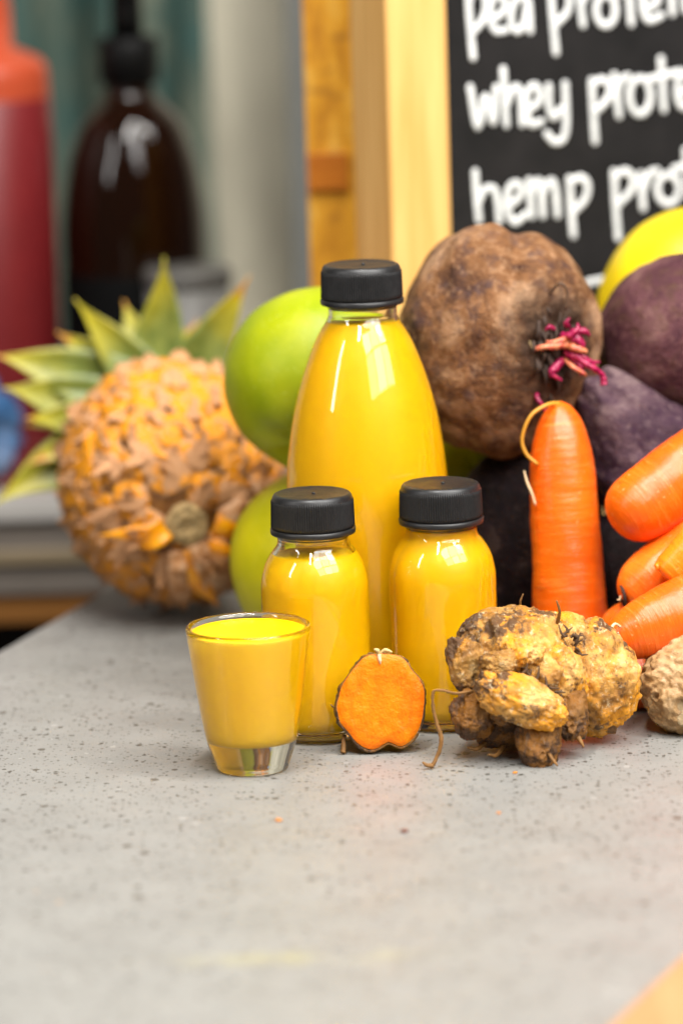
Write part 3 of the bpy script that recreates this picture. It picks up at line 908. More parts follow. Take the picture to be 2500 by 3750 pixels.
# upright carrot: stands on its crown, tapered tip up with a curled rootlet
up = carrot("upright carrot standing with its tip up behind the knobbly turmeric", (0.1100, 0.0760, 0.0008), (0.1048, 0.0960, 0.1365),
            [(0, 0.011), (0.01, 0.015), (0.05, 0.0178), (0.2, 0.0180), (0.45, 0.0172), (0.68, 0.0160), (0.80, 0.0148), (0.88, 0.0127), (0.94, 0.0096), (0.98, 0.0055), (0.995, 0.0022), (1.0, 0.0006)], 3, CM, (0.0012, 0))
def kid(parent, name, me):
    o = obj(name, me, parent)
    o.matrix_parent_inverse = parent.matrix_basis.inverted()
    return o
kid(up, "rootlet", tube([(0.1045, 0.0945, 0.1355), (0.0985, 0.088, 0.1362), (0.0905, 0.084, 0.1318), (0.0862, 0.083, 0.1215), (0.0880, 0.082, 0.1140), (0.0932, 0.081, 0.1090)], [.0013, .0010, .0009, .0008, .0009, .0008], ORF, 8))
kid(up, "rootlet", tube([(0.0866, 0.078, 0.1068), (0.0878, 0.077, 0.1015), (0.0898, 0.076, 0.0965), (0.0915, 0.076, 0.0905)], [.0003, .0006, .0006, .0006], FIB, 6))
a = carrot("thick blunt carrot highest in the pile right of the upright one", (0.1270, 0.0500, 0.0845), (0.2340, 0.0950, 0.1500), pr(0.0172), 5)
obj("tip_scar", blob(m_plain("carrot_scar", (0.55, 0.20, 0.03), 0.7), lambda D: D * np.array((0.0016, 0.0016, 0.0006))), a, (0.000, 0.0030, 0.0012))
b = carrot("carrot with a dark hollow crown showing under the blunt one", (0.1305, 0.0420, 0.0500), (0.2350, 0.0850, 0.1230),
           [(0, 0.0004), (0.002, 0.0035), (0.010, 0.0070), (0.035, 0.0105), (0.09, 0.0138), (0.2, 0.0145), (0.6, 0.0138), (0.9, 0.012), (0.97, 0.0085), (1, 0.0003)], 7, CM2)
obj("crown_ring", lathe([(0.0050, 0.0000), (0.0058, 0.0006), (0.0052, 0.0014), (0.0040, 0.0006)], m_plain("dark_crown", (0.030, 0.012, 0.006), 0.8), 24, (False, True)), b, (0.000, 0.0035, 0.0002), (R(22), R(-16), 0))
obj("crown_shoot", tube([(0, 0.0035, -0.0002), (-0.0015, 0.003, -0.002), (-0.003, 0.0045, -0.0032)], [.0006, .0005, .0003], FIB, 6), b)
cfront = carrot("carrot with pale root hairs lying across the front of the pile", (0.1190, -0.0020, 0.0395), (0.2350, 0.0400, 0.0755),
           [(0, 0.0004), (0.004, 0.0035), (0.02, 0.0068), (0.06, 0.0102), (0.15, 0.0140), (0.28, 0.0158), (0.6, 0.0162), (0.92, 0.0140), (0.98, 0.009), (1, 0.0003)], 9)
d_ = carrot("slim yellowish carrot with a gnarled crown wedged over the front carrot", (0.1475, 0.0240, 0.0650), (0.2080, 0.0340, 0.1230),
           [(0, 0.001), (0.01, 0.0060), (0.05, 0.0082), (0.12, 0.0088), (0.4, 0.0105), (0.8, 0.011), (0.95, 0.008), (1, 0.0004)], 11, m_carrot("carrot_skin_yellow", (0.84, 0.20, 0.005), (0.90, 0.28, 0.012)))
for k in range(7):
    an = k * 0.9
    obj("crown_knob", blob(bpy.data.materials["carrot_skin_yellow"], lambda D: D * (0.0016 + 0.0003 * (k % 3)) * (1 + 0.2 * fbm(D * 2, k, 2))[:, None], 16, 12), d_,
        (0.0058 * math.cos(an), 0.0058 * math.sin(an), 0.002 + 0.0012 * (k % 2)))
carrot("carrot tucked behind at the foot of the upright one", (0.1210, 0.0480, 0.0310), (0.2150, 0.0960, 0.0560), pr(0.0130), 13, CM2)
carrot("carrot lying on the counter beneath the pile", (0.1215, 0.0300, 0.0140), (0.2300, 0.0620, 0.0140), pr(0.0135), 15, CM2)
for P, rr in (([(0.1250, -0.0075, 0.0490), (0.1226, -0.0105, 0.0512), (0.1208, -0.0125, 0.0500), (0.1212, -0.0130, 0.0478), (0.1238, -0.0125, 0.0472)], .0007),
              ([(0.1215, -0.0115, 0.0350), (0.1222, -0.0140, 0.0325), (0.1230, -0.0145, 0.0300)], .0006),
              ([(0.1222, -0.0118, 0.0352), (0.1238, -0.0138, 0.0330)], .0005)):
    kid(cfront, "root_hair", tube(P, [rr] * len(P), FIB, 6))

# ------------------------------------------------------------------ turmeric
def lobe(mat, a, r1, r2, axis, seed, rings=7, ringamp=0.018, amp=0.13, fine=0.034, nu=120, nv=96):
    ax = Vector(axis).normalized()
    M = np.array(ax.to_track_quat('Z', 'Y').to_matrix())
    def f(D):
        n = fbm(D * 1.9, seed, 3)
        z = D[:, 2] + 0.10 * n
        ph = (z * rings + 0.25 * vnoise(D * 3, seed + 9)) % 1.0
        saw = np.where(ph < 0.8, ph / 0.8, (1 - ph) / 0.2) - 0.5
        k = 1 + amp * n + ringamp * saw * (1 - D[:, 2] ** 4) + fine * fbm(D * 9, seed + 5, 3)
        pit = vnoise(D * 4.2, seed + 21)
        k = k - 0.10 * np.clip((pit - 0.62) / 0.2, 0, 1)
        sq = np.sign(D) * np.abs(D) ** 0.9
        return (sq * k[:, None] * np.array((r1, r2, a))) @ M.T
    return blob(mat, f, nu, nv)
TA, TB, TC = m_turmeric("turmeric_skin", 0.68, 0.68, 0.95), m_turmeric("turmeric_skin_dirty", 0.85, 0.40, 0.62), m_turmeric("turmeric_skin_brown", 0.90, 0.75, 0.50, 0.75)
tr = thing("turmeric_rhizome", "knobbly golden brown turmeric root with dirty creases and stringy rootlets", "turmeric", (0.084, -0.045, 0.0))
def tl(name, c, a, r1, r2, axis, seed, mat, **k):
    obj(name, lobe(mat, a, r1, r2, axis, seed, **k), tr, (c[0] - 0.084, c[1] + 0.045, c[2]))
tl("body", (0.0815, -0.0330, 0.0400), 0.0255, 0.0215, 0.0215, (0.85, -0.1, -0.45), 101, TA, rings=5, ringamp=0.02)
tl("body", (0.1090, -0.0265, 0.0310), 0.0265, 0.0165, 0.0215, (-0.35, 0.1, 1), 102, TA, rings=5, ringamp=0.02)
tl("finger", (0.0760, -0.0625, 0.0300), 0.0205, 0.0108, 0.0110, (0.93, -0.15, -0.36), 103, TA, rings=4, ringamp=0.02, amp=0.12)
tl("finger", (0.0852, -0.0590, 0.0118), 0.0140, 0.0100, 0.0100, (-0.10, -0.45, -0.9), 104, TC, rings=5, amp=0.12)
tl("knob", (0.0560, -0.0515, 0.0215), 0.0110, 0.0098, 0.0095, (-0.3, -0.3, -1), 105, TC, rings=4, amp=0.13)
tl("knob", (0.0660, -0.0320, 0.0545), 0.0165, 0.0085, 0.0095, (1, 0.2, 0.38), 106, TB, rings=7, ringamp=0.02)
tl("knob", (0.0545, -0.0420, 0.0405), 0.0145, 0.0080, 0.0090, (-0.15, 0, 1), 107, TB, rings=6, ringamp=0.02, amp=0.15)
tl("knob", (0.0985, -0.0300, 0.0500), 0.0140, 0.0105, 0.0110, (1, 0.1, -0.45), 108, TA, rings=6, ringamp=0.02)
tl("body", (0.0720, -0.0390, 0.0140), 0.0190, 0.0130, 0.0120, (1, 0, 0.1), 109, TC, rings=5)
tl("knob", (0.0990, -0.0480, 0.0200), 0.0130, 0.0085, 0.0085, (0.15, -0.25, -1), 110, TC, rings=4, amp=0.15)
tl("knob", (0.0675, -0.0545, 0.0445), 0.0085, 0.0085, 0.0060, (0.5, -1, 0.4), 111, TB, rings=3, ringamp=0.02, amp=0.16)
tl("knob", (0.0690, -0.0550, 0.0225), 0.0070, 0.0062, 0.0060, (0.3, -1, -0.2), 112, TC, rings=3, amp=0.18)
RT = m_plain("brown_rootlet", (0.20, 0.090, 0.018), 0.7, 0.3, 300)
def rootlet(parent, pts, rad):
    kid(parent, "rootlet", tube(pts, rad, RT, 7, 6, wob=0.18, seed=len(pts)))
tl("finger", (0.0955, -0.0430, 0.0370), 0.0150, 0.0095, 0.0110, (0.35, -0.1, -1), 113, TA, rings=5, amp=0.12)
tl("knob", (0.0790, -0.0470, 0.0480), 0.0095, 0.0105, 0.0075, (1, -0.2, -0.2), 114, TA, rings=3, amp=0.15)
rootlet(tr, [(0.0560, -0.055, 0.0325), (0.0480, -0.060, 0.0330), (0.0420, -0.062, 0.0350), (0.0382, -0.062, 0.0342), (0.0380, -0.0625, 0.0270), (0.0395, -0.063, 0.0200), (0.0412, -0.064, 0.0130), (0.0395, -0.064, 0.0062), (0.0368, -0.065, 0.0014)], [.0007, .0007, .0006, .0007, .0008, .0009, .0010, .0009, .0009])
rootlet(tr, [(0.0372, -0.065, 0.0014), (0.0345, -0.066, 0.0020), (0.0325, -0.066, 0.0035)], [.0011, .0009, .0004])
rootlet(tr, [(0.0950, -0.038, 0.0590), (0.0958, -0.042, 0.0650), (0.0945, -0.043, 0.0700)], [.0010, .0007, .0004])
rootlet(tr, [(0.0800, -0.020, 0.0600), (0.0792, -0.022, 0.0650), (0.0806, -0.022, 0.0690)], [.0006, .0005, .0003])
rootlet(tr, [(0.0870, -0.066, 0.0080), (0.0900, -0.070, 0.0040), (0.0920, -0.072, 0.0015)], [.0010, .0008, .0004])
rootlet(tr, [(0.1000, -0.053, 0.0130), (0.1030, -0.056, 0.0090), (0.1045, -0.058, 0.0060)], [.0014, .0010, .0004])
rootlet(tr, [(0.0700, -0.046, 0.0060), (0.0660, -0.055, 0.0030), (0.0620, -0.058, 0.0040)], [.0012, .0010, .0006])
rootlet(tr, [(0.0640, -0.040, 0.0080), (0.0580, -0.050, 0.0050), (0.0530, -0.052, 0.0060)], [.0012, .0010, .0006])

FBR = m_plain("dirt_and_shade_fibre", (0.085, 0.043, 0.018), 0.85, 0.4, 300)  # dark strands added along the creases, their colour standing in for dirt and shade
r_ = random.Random(31)
for (x0, y0, z0, x1, y1, z1, nn) in ((0.0925, -0.0575, 0.0290, 0.0790, -0.0560, 0.0415, 26), (0.0930, -0.0575, 0.0290, 0.0935, -0.0575, 0.0170, 16), (0.0990, -0.0440, 0.0560, 0.1040, -0.0440, 0.0440, 16), (0.0620, -0.0560, 0.0330, 0.0720, -0.0570, 0.0390, 14)):
    for k in range(nn):
        t = r_.random()
        p = Vector((x0 + (x1 - x0) * t, y0 + (y1 - y0) * t, z0 + (z1 - z0) * t)) + Vector((r_.gauss(0, .0012), r_.gauss(0, .001), r_.gauss(0, .0012)))
        d1 = Vector((r_.uniform(-1, 1), r_.uniform(-0.15, 0.25), r_.uniform(-1, 1))).normalized() * r_.uniform(0.0015, 0.0030)
        d2 = d1 * 2 + Vector((r_.uniform(-1, 1), r_.uniform(-0.1, 0.4), r_.uniform(-1, 1))) * 0.0015
        kid(tr, "crease_shade_fibre", tube([p, p + d1, p + d2], [.0007, .0006, .0002], FBR, 6, 4, wob=0.2, seed=k))

# halved turmeric with its cut face to the front
OUT = [(245, 310), (205, 314), (172, 328), (146, 352), (120, 383), (96, 412), (74, 446), (55, 490), (45, 540), (50, 580), (60, 612), (82, 640), (100, 662), (120, 690), (140, 710), (170, 728), (200, 735),
       (228, 728), (248, 717), (274, 706), (300, 716), (330, 727), (358, 716), (380, 700), (403, 672), (420, 640), (433, 600), (440, 560), (444, 515), (443, 470), (436, 446), (422, 426), (406, 408), (391, 390), (378, 368), (364, 347), (346, 331), (320, 320), (285, 313)]
hp = [((x - 245) * 0.1005e-3, (738 - y) * 0.1030e-3 + 0.0012) for x, y in OUT]
hp = [tuple(p) for p in smooth_prof(hp + [hp[0]], 3)[:-1]]
def half_meshes():
    n = len(hp)
    cx, cz = sum(p[0] for p in hp) / n, sum(p[1] for p in hp) / n
    V = []
    steps = [(0.93, 0.0010), (0.985, -0.0001), (1.005, 0.0003), (1.025, 0.0012), (1.03, 0.004), (0.99, 0.009), (0.92, 0.014), (0.78, 0.019), (0.55, 0.0225), (0.28, 0.0240)]
    for k, y in steps:
        for x, z in hp:
            V.append((cx + (x - cx) * k, y, cz + (z - cz) * k))
    V = np.array(V)
    nn = fbm(V * 260, 61, 3)
    d = V - np.array((cx, 0.008, cz))
    wgt = np.clip(V[:, 1] / 0.002, 0, 1)
    V = V + d / (np.linalg.norm(d, axis=1)[:, None]) * (nn * 0.0007 * wgt)[:, None]
    V[:, 2] = np.maximum(V[:, 2], 0.0003)
    F = grid_faces(n, len(steps), flip=True)
    V = np.vstack([V, [(cx, 0.0243, cz)]])
    o = (len(steps) - 1) * n
    F += [(len(V) - 1, o + i, o + (i + 1) % n) for i in range(n)]
    skin = mesh(V, F, m_turmeric("turmeric_rind", 0.85, 0.6, 0.5, 0.35))
    # cut face: concentric rings with small relief
    V, F, K = [], [], 14
    for j in range(K):
        k = 0.985 * (1 - j / K)
        for i, (x, z) in enumerate(hp):
            V.append((cx + (x - cx) * k, 0, cz + 0.0008 + (z - cz) * k))
    V = np.array(V)
    e = np.repeat(np.arange(K), n)
    V[:, 1] = -0.0004 - 0.0006 * np.minimum(e, 2) / 2 + 0.00025 * fbm(V * 300, 71, 3) * np.clip((K - 1 - e) / 5, 0, 1) + 0.0005 * (e == 0)
    V = np.vstack([V, [(cx, -0.00098, cz + 0.0008)]])
    F = grid_faces(n, K)
    o = (K - 1) * n
    F += [(o + i, o + (i + 1) % n, len(V) - 1) for i in range(n)]
    F = [f[::-1] for f in F]
    s = MT("turmeric_flesh")
    v = s.mapping(scale=(1, 1, 0.35))
    n1 = s.noise(140, 5, 0.65, vec=v)
    c_ = s.ramp(n1, [(0.3, (0.80, 0.150, 0.0)), (0.55, (0.88, 0.205, 0.0)), (0.75, (0.92, 0.27, 0.0))])
    c_ = s.mix(s.ramp(s.noise(420, 3, 0.6), [(0.60, 0.0), (0.75, 0.5)]), c_, (0.72, 0.17, 0.002))
    rg = s.math('ADD', s.dist((0.0, 0.0, 0.0215)), s.math('MULTIPLY', s.math('SUBTRACT', s.noise(120, 3), 0.5), 0.006))
    c_ = s.mix(s.ramp(s.math('MULTIPLY', rg, 40), [(0.48, 0.0), (0.56, 0.45), (0.62, 0.1)]), c_, (0.66, 0.115, 0.0))
    s.set(color=c_, rough=0.45, spec=0.25, sss=0.2, sssr=(1, 0.4, 0.05), ssss=0.002, normal=s.bump(s.math('ADD', n1, s.noise(700, 3)), 0.45, 0.0009))
    return skin, mesh(V, F, s.m)
hs, hf = half_meshes()
ht = thing("halved_turmeric", "halved turmeric root with its bright orange cut face to the front", "turmeric", (0.0152, -0.0370, 0.0), (R(-7), 0, R(3)))
obj("skin", hs, ht)
obj("cut_face", hf, ht)
STRAW = m_plain("dry_fibre", (0.55, 0.40, 0.16), 0.7, 0.3, 300)
obj("fibre_tuft", tube([(0.0000, 0.001, 0.0445), (-0.0006, -0.0008, 0.0472), (-0.0022, -0.001, 0.0480)], [.0012, .0010, .0004], STRAW, 7, wob=0.2), ht)
obj("fibre_tuft", tube([(0.0006, 0.002, 0.0450), (0.0028, 0.0005, 0.0472), (0.0060, 0.000, 0.0462)], [.0010, .0009, .0004], STRAW, 7, wob=0.2), ht)
obj("fibre_tuft", tube([(0.0000, -0.001, 0.0455), (0.0002, -0.0014, 0.0430), (0.0004, -0.0012, 0.0412)], [.0009, .0008, .0003], FIB, 7, wob=0.2), ht)
obj("rootlet", tube([(-0.0165, 0.006, 0.009), (-0.0172, 0.004, 0.0045), (-0.0176, 0.003, 0.0012)], [.0010, .0011, .0013], RT, 7, wob=0.2), ht)
obj("rootlet", tube([(-0.0190, 0.004, 0.0200), (-0.0215, 0.003, 0.0225), (-0.0225, 0.003, 0.0235)], [.0006, .0004, .0002], RT, 6), ht)

# ------------------------------------------------------------------ ginger
s = MT("ginger_skin")
n = s.noise(70, 5, 0.65)
c_ = s.ramp(n, [(0.3, (0.25, 0.125, 0.036)), (0.5, (0.42, 0.25, 0.105)), (0.75, (0.56, 0.38, 0.21))])
c_ = s.mix(s.ramp(s.noise(300, 5, 0.7), [(0.58, 0.0), (0.70, 0.6)]), c_, (0.24, 0.125, 0.045))
c_ = s.mix(s.ramp(s.noise(260, 4, 0.7, vec=s.mapping(loc=(1, 0, 0.4))), [(0.60, 0.0), (0.74, 0.6)]), c_, (0.66, 0.52, 0.36))
s.set(color=c_, rough=0.55, normal=s.bump(s.math('ADD', s.noise(160, 6, 0.7), s.math('MULTIPLY', s.noise(900, 2), 0.3)), 0.6, 0.0018))
GS = s.m
gi = thing("ginger_root", "pale tan ginger root with a round cut scar beside the turmeric", "ginger", (0.1575, -0.0040, 0.0))
obj("body", lobe(GS, 0.0260, 0.0205, 0.0215, (0.8, 0.5, 0.35), 201, rings=6, ringamp=0.035, amp=0.06), gi, (0.000, 0.000, 0.0222))
obj("knob", lobe(GS, 0.0260, 0.0165, 0.0170, (1, 0.35, 0.5), 202, rings=6, ringamp=0.03, amp=0.08), gi, (0.024, 0.012, 0.034))
sc_ = obj("cut_scar", blob(m_plain("ginger_scar", (0.42, 0.30, 0.16), 0.75, 0.3, 260, 0.6, 500, 0.001),
        lambda D: D * np.array((0.0088, 0.0096, 0.0016)) * (1 + 0.10 * fbm(D * 2.5, 5, 2))[:, None], 48, 24), gi, (-0.0030, -0.0200, 0.0150), (R(78), 0, R(-8)))

# ------------------------------------------------------------------ pineapple
PX = Vector((-0.0885, 0.2850, 0.0685))
paxis = Vector((0.14, -0.97, -0.13)).normalized()      # from crown end to cut base
PA = np.array(paxis)
px_ = np.array((1.0, 0, 0)) - PA * PA[0]
px_ /= np.linalg.norm(px_)
pz_ = np.cross(PA, px_)
pz_ = pz_ if pz_[2] > 0 else -pz_
RXP, RZP, RBP = 0.0575, 0.0625, 0.0740
pine = thing("pineapple", "pineapple lying on its side with its cut base to the front", "pineapple", PX)
def pell(u):
    return px_ * (u[0] * RXP) + pz_ * (u[1] * RZP) + PA * (u[2] * RBP)
s = MT("pineapple_flesh_rind")
s.set(color=s.ramp(s.noise(160, 4), [(0.3, (0.12, 0.040, 0.004)), (0.7, (0.24, 0.09, 0.008))]), rough=0.6)
obj("core_body", blob(s.m, lambda D: 0.95 * (D[:, :1] * px_ * RXP + D[:, 1:2] * pz_ * RZP + D[:, 2:] * PA * RBP), 64, 48), pine)
s = MT("pineapple_eye")
n = s.noise(140, 5, 0.65)
c_ = s.ramp(n, [(0.28, (0.28, 0.070, 0.001)), (0.42, (0.72, 0.235, 0.001)), (0.70, (0.86, 0.37, 0.003))])
c_ = s.mix(s.ramp(s.noise(300, 4, 0.7), [(0.66, 0.0), (0.76, 0.6)]), c_, (0.20, 0.08, 0.02))
s.set(color=c_, rough=0.30, normal=s.bump(s.noise(350, 4), 0.4, 0.0012))
EYE = s.m
s = MT("pineapple_bract")
n = s.noise(170, 5, 0.65)
c_ = s.ramp(n, [(0.28, (0.15, 0.052, 0.010)), (0.45, (0.46, 0.19, 0.055)), (0.70, (0.74, 0.48, 0.29))])
s.set(color=c_, rough=0.6, normal=s.bump(s.noise(300, 4), 0.4, 0.001))
BRACT = s.m
def eye_mesh(seed, leafy, plain=False):
    rnd = random.Random(seed)
    V, F, fm = [], [], []
    segs = 20
    rings = [(1.12, -0.14), (1.03, 0.02), (0.92, 0.10), (0.76, 0.15), (0.58, 0.17), (0.46, 0.22), (0.36, 0.13), (0.22, 0.10), (0.10, 0.15)]
    for q, (r, h) in enumerate(rings):
        for i in range(segs):
            a = 2 * math.pi * i / segs
            hexr = 1.0 / max(math.cos((a % (math.pi / 3)) - math.pi / 6), 0.5) * 0.95
            V.append((r * hexr * math.cos(a), r * hexr * math.sin(a), h))
    F += grid_faces(segs, len(rings))
    V.append((0, 0, 0.20))
    o = (len(rings) - 1) * segs
    F += [(len(V) - 1, o + i, o + (i + 1) % segs) for i in range(segs)]
    A = np.array(V)
    nz = fbm(A * 2.4 + seed * 3.3, seed, 3)
    A[:, 2] += 0.15 * nz
    A[:, :2] *= (1 + 0.10 * vnoise(A * 2.3 + seed, seed + 5))[:, None]
    V = [tuple(p) for p in A]
    cen = np.array([np.mean(A[list(f)], axis=0) for f in F])
    pn = fbm(cen * 2.2 + seed * 1.7, seed + 40, 2)
    rr = np.hypot(cen[:, 0], cen[:, 1])
    fm += [1 if (0.30 < rr[k] < 0.50 or pn[k] > (0.62 if plain else 0.62 if not leafy else 0.30) or rr[k] > 1.05) else 0 for k in range(len(F))]
    def bract(L, w_, lift, sk, y0, rot):
        k0 = len(V)
        nb, ns = 8, 7
        jag = [rnd.uniform(0.7, 1.2) for _ in range(nb)]
        cr, sr = math.cos(rot), math.sin(rot)
        wave = rnd.uniform(0, 6)
        for side in (0, 1):
            for b_ in range(nb):
                t = b_ / (nb - 1)
                for i in range(ns):
                    s_ = i / (ns - 1) * 2 - 1
                    ww = w_ * (1 - t ** 1.5) * jag[b_] + 0.03
                    y = y0 + L * t
                    x = s_ * ww + sk * t
                    r2 = math.hypot(x, y)
                    h = 0.04 + 0.20 * max(0, 1 - r2 ** 2) + lift * t * t + 0.07 + 0.16 * s_ * s_ * t + 0.06 * math.sin(wave + 5 * t + 3 * s_)
                    V.append((x * cr - y * sr, x * sr + y * cr, h - 0.07 * side))
        g0 = grid_faces(ns, nb, closed_u=False)
        F.extend([tuple(k0 + q for q in f) for f in g0])
        F.extend([tuple(k0 + nb * ns + q for q in f[::-1]) for f in g0])
        edge = [i for i in range(ns)] + [b_ * ns + ns - 1 for b_ in range(1, nb)] + [(nb - 1) * ns + i for i in range(ns - 2, -1, -1)] + [b_ * ns for b_ in range(nb - 2, 0, -1)]
        for i in range(len(edge)):
            a_, b_ = k0 + edge[i], k0 + edge[(i + 1) % len(edge)]
            F.append((b_, a_, a_ + nb * ns, b_ + nb * ns))
        fm.extend([1] * (len(F) - len(fm)))
    if plain:
        for _ in range(1 + seed % 2):
            bract(rnd.uniform(0.4, 0.9), rnd.uniform(0.2, 0.5), rnd.uniform(0.05, 0.3), rnd.uniform(-0.3, 0.3), -1.1, rnd.uniform(-1.4, 1.4))
    elif leafy:
        bract(rnd.uniform(1.5, 2.2), rnd.uniform(0.50, 0.80), rnd.uniform(0.3, 0.7), rnd.uniform(-0.5, 0.5), -1.0, rnd.uniform(-0.4, 0.4))
        bract(rnd.uniform(0.9, 1.5), rnd.uniform(0.25, 0.45), rnd.uniform(0.4, 0.9), rnd.uniform(-0.4, 0.4), -0.6, rnd.uniform(-1.3, 1.3))
    else:
        bract(rnd.uniform(0.5, 0.95), rnd.uniform(0.35, 0.70), rnd.uniform(0.1, 0.35), rnd.uniform(-0.3, 0.3), -1.05, rnd.uniform(-0.7, 0.7))
    return mesh(V, F, [EYE, BRACT], True, fm)
EYES = [eye_mesh(k, False) for k in range(10)]
LEAFY = [eye_mesh(20 + k, True) for k in range(10)]
PLAIN = [eye_mesh(50 + k, False, True) for k in range(10)]
NE, rnd = 128, random.Random(4)
for k in range(NE):
    h = 1 - 2 * (k + 0.5) / NE
    if h > 0.965:
        continue
    a = k * math.pi * (3 - math.sqrt(5))
    rr = math.sqrt(1 - h * h)
    u = (rr * math.cos(a), rr * math.sin(a), h)
    p = pell(u)
    nrm = px_ * (u[0] / RXP) + pz_ * (u[1] / RZP) + PA * (u[2] / RBP)
    nrm /= np.linalg.norm(nrm)
    upv = -PA
    y_ = upv - nrm * (upv @ nrm)
    y_ /= np.linalg.norm(y_) + 1e-9
    x_ = np.cross(y_, nrm)
    sc = 0.0112 * (0.92 if h > 0.6 else 1.0) * rnd.uniform(0.90, 1.10)
    k_ = h + rnd.uniform(-0.15, 0.15)
    me = rnd.choice(LEAFY if k_ > 0.72 else PLAIN if k_ > 0.12 else EYES)
    o = obj("eye", me, pine)
    tilt = rnd.uniform(-0.45, 0.45)
    x2, y2 = x_ * math.cos(tilt) + y_ * math.sin(tilt), y_ * math.cos(tilt) - x_ * math.sin(tilt)
    p = p * 0.965
    o.matrix_basis = Matrix(((x2[0] * sc, y2[0] * sc, nrm[0] * sc, p[0]), (x2[1] * sc, y2[1] * sc, nrm[1] * sc, p[1]),
                             (x2[2] * sc, y2[2] * sc, nrm[2] * sc, p[2]), (0, 0, 0, 1)))
sp = pell((0.0, 0.0, 1.0))
q_ = Vector(paxis).to_track_quat('Z', 'Y').to_euler()
def scar_fn(D):
    r2 = np.hypot(D[:, 0], D[:, 1])
    top = 0.0030 * np.sqrt(np.clip(1 - r2 ** 6, 0, 1)) - 0.0016 * np.exp(-(r2 / 0.35) ** 2) - 0.0010 * np.exp(-((r2 - 0.72) / 0.08) ** 2)
    z = np.where(D[:, 2] > 0, top + 0.0006 * fbm(D * 6, 8, 3), -0.010)
    k = 0.0108 * (1 + 0.07 * fbm(D * 1.8, 3, 2))
    return np.stack([D[:, 0] * k, D[:, 1] * k, z], 1)
obj("stem_scar", blob(m_plain("dry_stem", (0.36, 0.24, 0.10), 0.8, 0.55, 330, 0.8, 600, 0.0016), scar_fn, 48, 40), pine, tuple(sp * 0.985), q_)

def leaf_mesh(P0, P1, P2, w0, fold, nrm, seed, mat=None):
    rnd = random.Random(seed)
    P0, P1, P2 = map(np.array, (P0, P1, P2))
    nt, ns = 22, 7
    V, T = [], []
    for side in (0, 1):
        for j in range(nt):
            t = j / (nt - 1)
            c_ = (1 - t) ** 2 * P0 + 2 * t * (1 - t) * P1 + t * t * P2
            d = 2 * (1 - t) * (P1 - P0) + 2 * t * (P2 - P1)
            d /= np.linalg.norm(d)
            wv = np.cross(d, nrm)
            wv /= np.linalg.norm(wv)
            nn = np.cross(wv, d)
            wd = w0 * (0.75 + 0.6 * t - 1.34 * t * t) * (1 - t ** 6) + 0.0003
            for i in range(ns):
                s_ = i / (ns - 1) * 2 - 1
                V.append(c_ + wv * (s_ * wd) + nn * (fold * wd * s_ * s_ - (0.0011 if side else 0) * (1 - t * 0.7)))
                T.append(t)
    g0 = grid_faces(ns, nt, closed_u=False)
    F = list(g0) + [tuple(nt * ns + q for q in f[::-1]) for f in g0]
    edge = [i for i in range(ns)] + [b_ * ns + ns - 1 for b_ in range(1, nt)] + [(nt - 1) * ns + i for i in range(ns - 2, -1, -1)] + [b_ * ns for b_ in range(nt - 2, 0, -1)]
    for i in range(len(edge)):
        a_, b_ = edge[i], edge[(i + 1) % len(edge)]
        F.append((b_, a_, a_ + nt * ns, b_ + nt * ns))
    me = mesh(V, F, mat or LEAF)
    at = me.attributes.new("along", 'FLOAT', 'POINT')
    at.data.foreach_set("value", T)
    return me
def m_leaf():
    s = MT("pineapple_leaf")
    an = s.t.nodes.new("ShaderNodeAttribute")
    an.attribute_name = "along"
    t = s.math('ADD', an.outputs["Fac"], s.math('MULTIPLY', s.math('SUBTRACT', s.noise(35, 3), 0.5), 0.7))
    g_ = s.ramp(s.noise(120, 4, 0.6), [(0.3, (0.070, 0.105, 0.014)), (0.7, (0.19, 0.215, 0.042))])
    c_ = s.mix(s.ramp(t, [(0.55, 0.0), (0.95, 0.95)]), g_, (0.42, 0.35, 0.010))
    c_ = s.mix(s.ramp(t, [(0.92, 0.0), (1.12, 0.9)]), c_, (0.45, 0.19, 0.01))
    s.set(color=c_, rough=0.45, sss=0.1, sssr=(0.5, 0.6, 0.1), ssss=0.003)
    return s.m
LEAF = m_leaf()
r_ = random.Random(19)
def psurf(an, th, out):     # point on the body: angle round the axis, polar angle from the cut base
    u = (math.sin(th) * math.cos(an), math.sin(th) * math.sin(an), math.cos(th))
    return pell(u) * (1 + out)
for k in range(15):         # dry papery bracts hanging round the lower side of the cut base
    an = R(r_.choice((-1, 1)) * r_.uniform(0, 95) - 95)
    t0, t1 = r_.uniform(0.14, 0.34), r_.uniform(0.45, 0.95)
    tw = r_.uniform(-0.5, 0.5)
    a0, a2 = psurf(an, t0, 0.02), psurf(an + tw, t1, r_.uniform(0.03, 0.20))
    a1 = 2 * psurf(an + tw * 0.6, (t0 + t1) / 2, r_.uniform(0.05, 0.12)) - 0.5 * (a0 + a2)
    nv_ = psurf(an + r_.uniform(-0.5, 0.5), (t0 + t1) / 2, 0)
    obj("bract", leaf_mesh(a0, a1, a2, r_.uniform(0.0035, 0.0085), r_.uniform(-0.5, 0.6), nv_ / np.linalg.norm(nv_), k, BRACT if k % 3 else EYE), pine)
CB = pell((0, 0.12, -0.97))
def wl(p):
    return np.array(p) - np.array(PX)
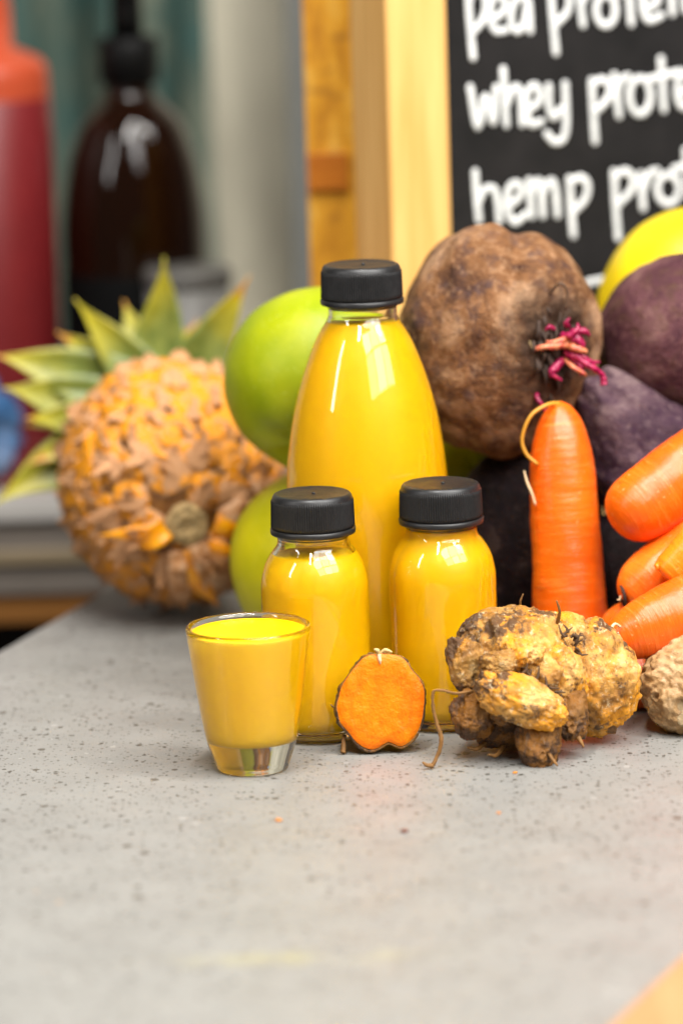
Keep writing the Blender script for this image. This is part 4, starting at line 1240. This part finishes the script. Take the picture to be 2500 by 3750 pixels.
leaves = [((-0.1388, 0.352, 0.1565), 0.0125, (-0.110, 0.365, 0.118)), ((-0.0905, 0.358, 0.1765), 0.0130, (-0.0915, 0.372, 0.130)),
          ((-0.0452, 0.358, 0.1650), 0.0130, (-0.072, 0.372, 0.122)), ((-0.1825, 0.350, 0.1275), 0.0145, (-0.140, 0.365, 0.116)),
          ((-0.1780, 0.340, 0.1115), 0.0150, (-0.140, 0.360, 0.102)), ((-0.1660, 0.332, 0.0960), 0.0130, (-0.135, 0.355, 0.092)),
          ((-0.1660, 0.335, 0.0700), 0.0125, (-0.135, 0.352, 0.084)), ((-0.1860, 0.335, 0.0485), 0.0160, (-0.142, 0.352, 0.078)),
          ((-0.1500, 0.365, 0.1370), 0.0110, (-0.122, 0.372, 0.118)), ((-0.0560, 0.365, 0.1310), 0.0140, (-0.075, 0.375, 0.108)),
          ((-0.1150, 0.400, 0.1480), 0.0120, (-0.104, 0.395, 0.115)), ((-0.1250, 0.420, 0.1180), 0.0110, (-0.112, 0.405, 0.100)),
          ((-0.0750, 0.410, 0.1350), 0.0120, (-0.088, 0.400, 0.110)), ((-0.0420, 0.372, 0.1050), 0.0120, (-0.070, 0.380, 0.095)),
          ((-0.1700, 0.372, 0.0850), 0.0110, (-0.138, 0.378, 0.090))]
for k, (tip, w_, mid) in enumerate(leaves):
    b0 = CB + np.array((0.010 * math.cos(k * 2.4), 0.004 * (k % 3), 0.010 * math.sin(k * 2.4)))
    obj("crown_leaf", leaf_mesh(b0, wl(mid), wl(tip), w_ * 1.45, 0.38, np.array((0.05, -1.0, 0.25)), k), pine)

# ------------------------------------------------------------------ crumbs on the counter
CRO, CRD = m_plain("orange_crumb", (0.62, 0.22, 0.03), 0.7), m_plain("dark_crumb", (0.16, 0.045, 0.02), 0.7)
for k, (x, y, r, mt, lb) in enumerate([
        (-0.0306, -0.1462, 0.0014, CRO, "tiny orange turmeric crumb in front of the shot glass"),
        (0.0223, -0.1700, 0.0016, CRD, "tiny dark red crumb farthest out on the bare counter"),
        (0.0629, -0.1446, 0.0010, CRO, "tiny orange crumb in front of the knobbly turmeric root"),
        (0.0730, -0.0775, 0.0011, CRO, "tiny tan crumb beside the foot of the knobbly turmeric root")]):
    tag(obj("crumb", blob(mt, lambda D: D * np.array((r, r * 0.8, r * 0.5)) * (1 + 0.3 * fbm(D * 2, k, 2))[:, None], 16, 10), None, (x, y, r * 0.42)), lb, "crumb", "crumbs on the counter")
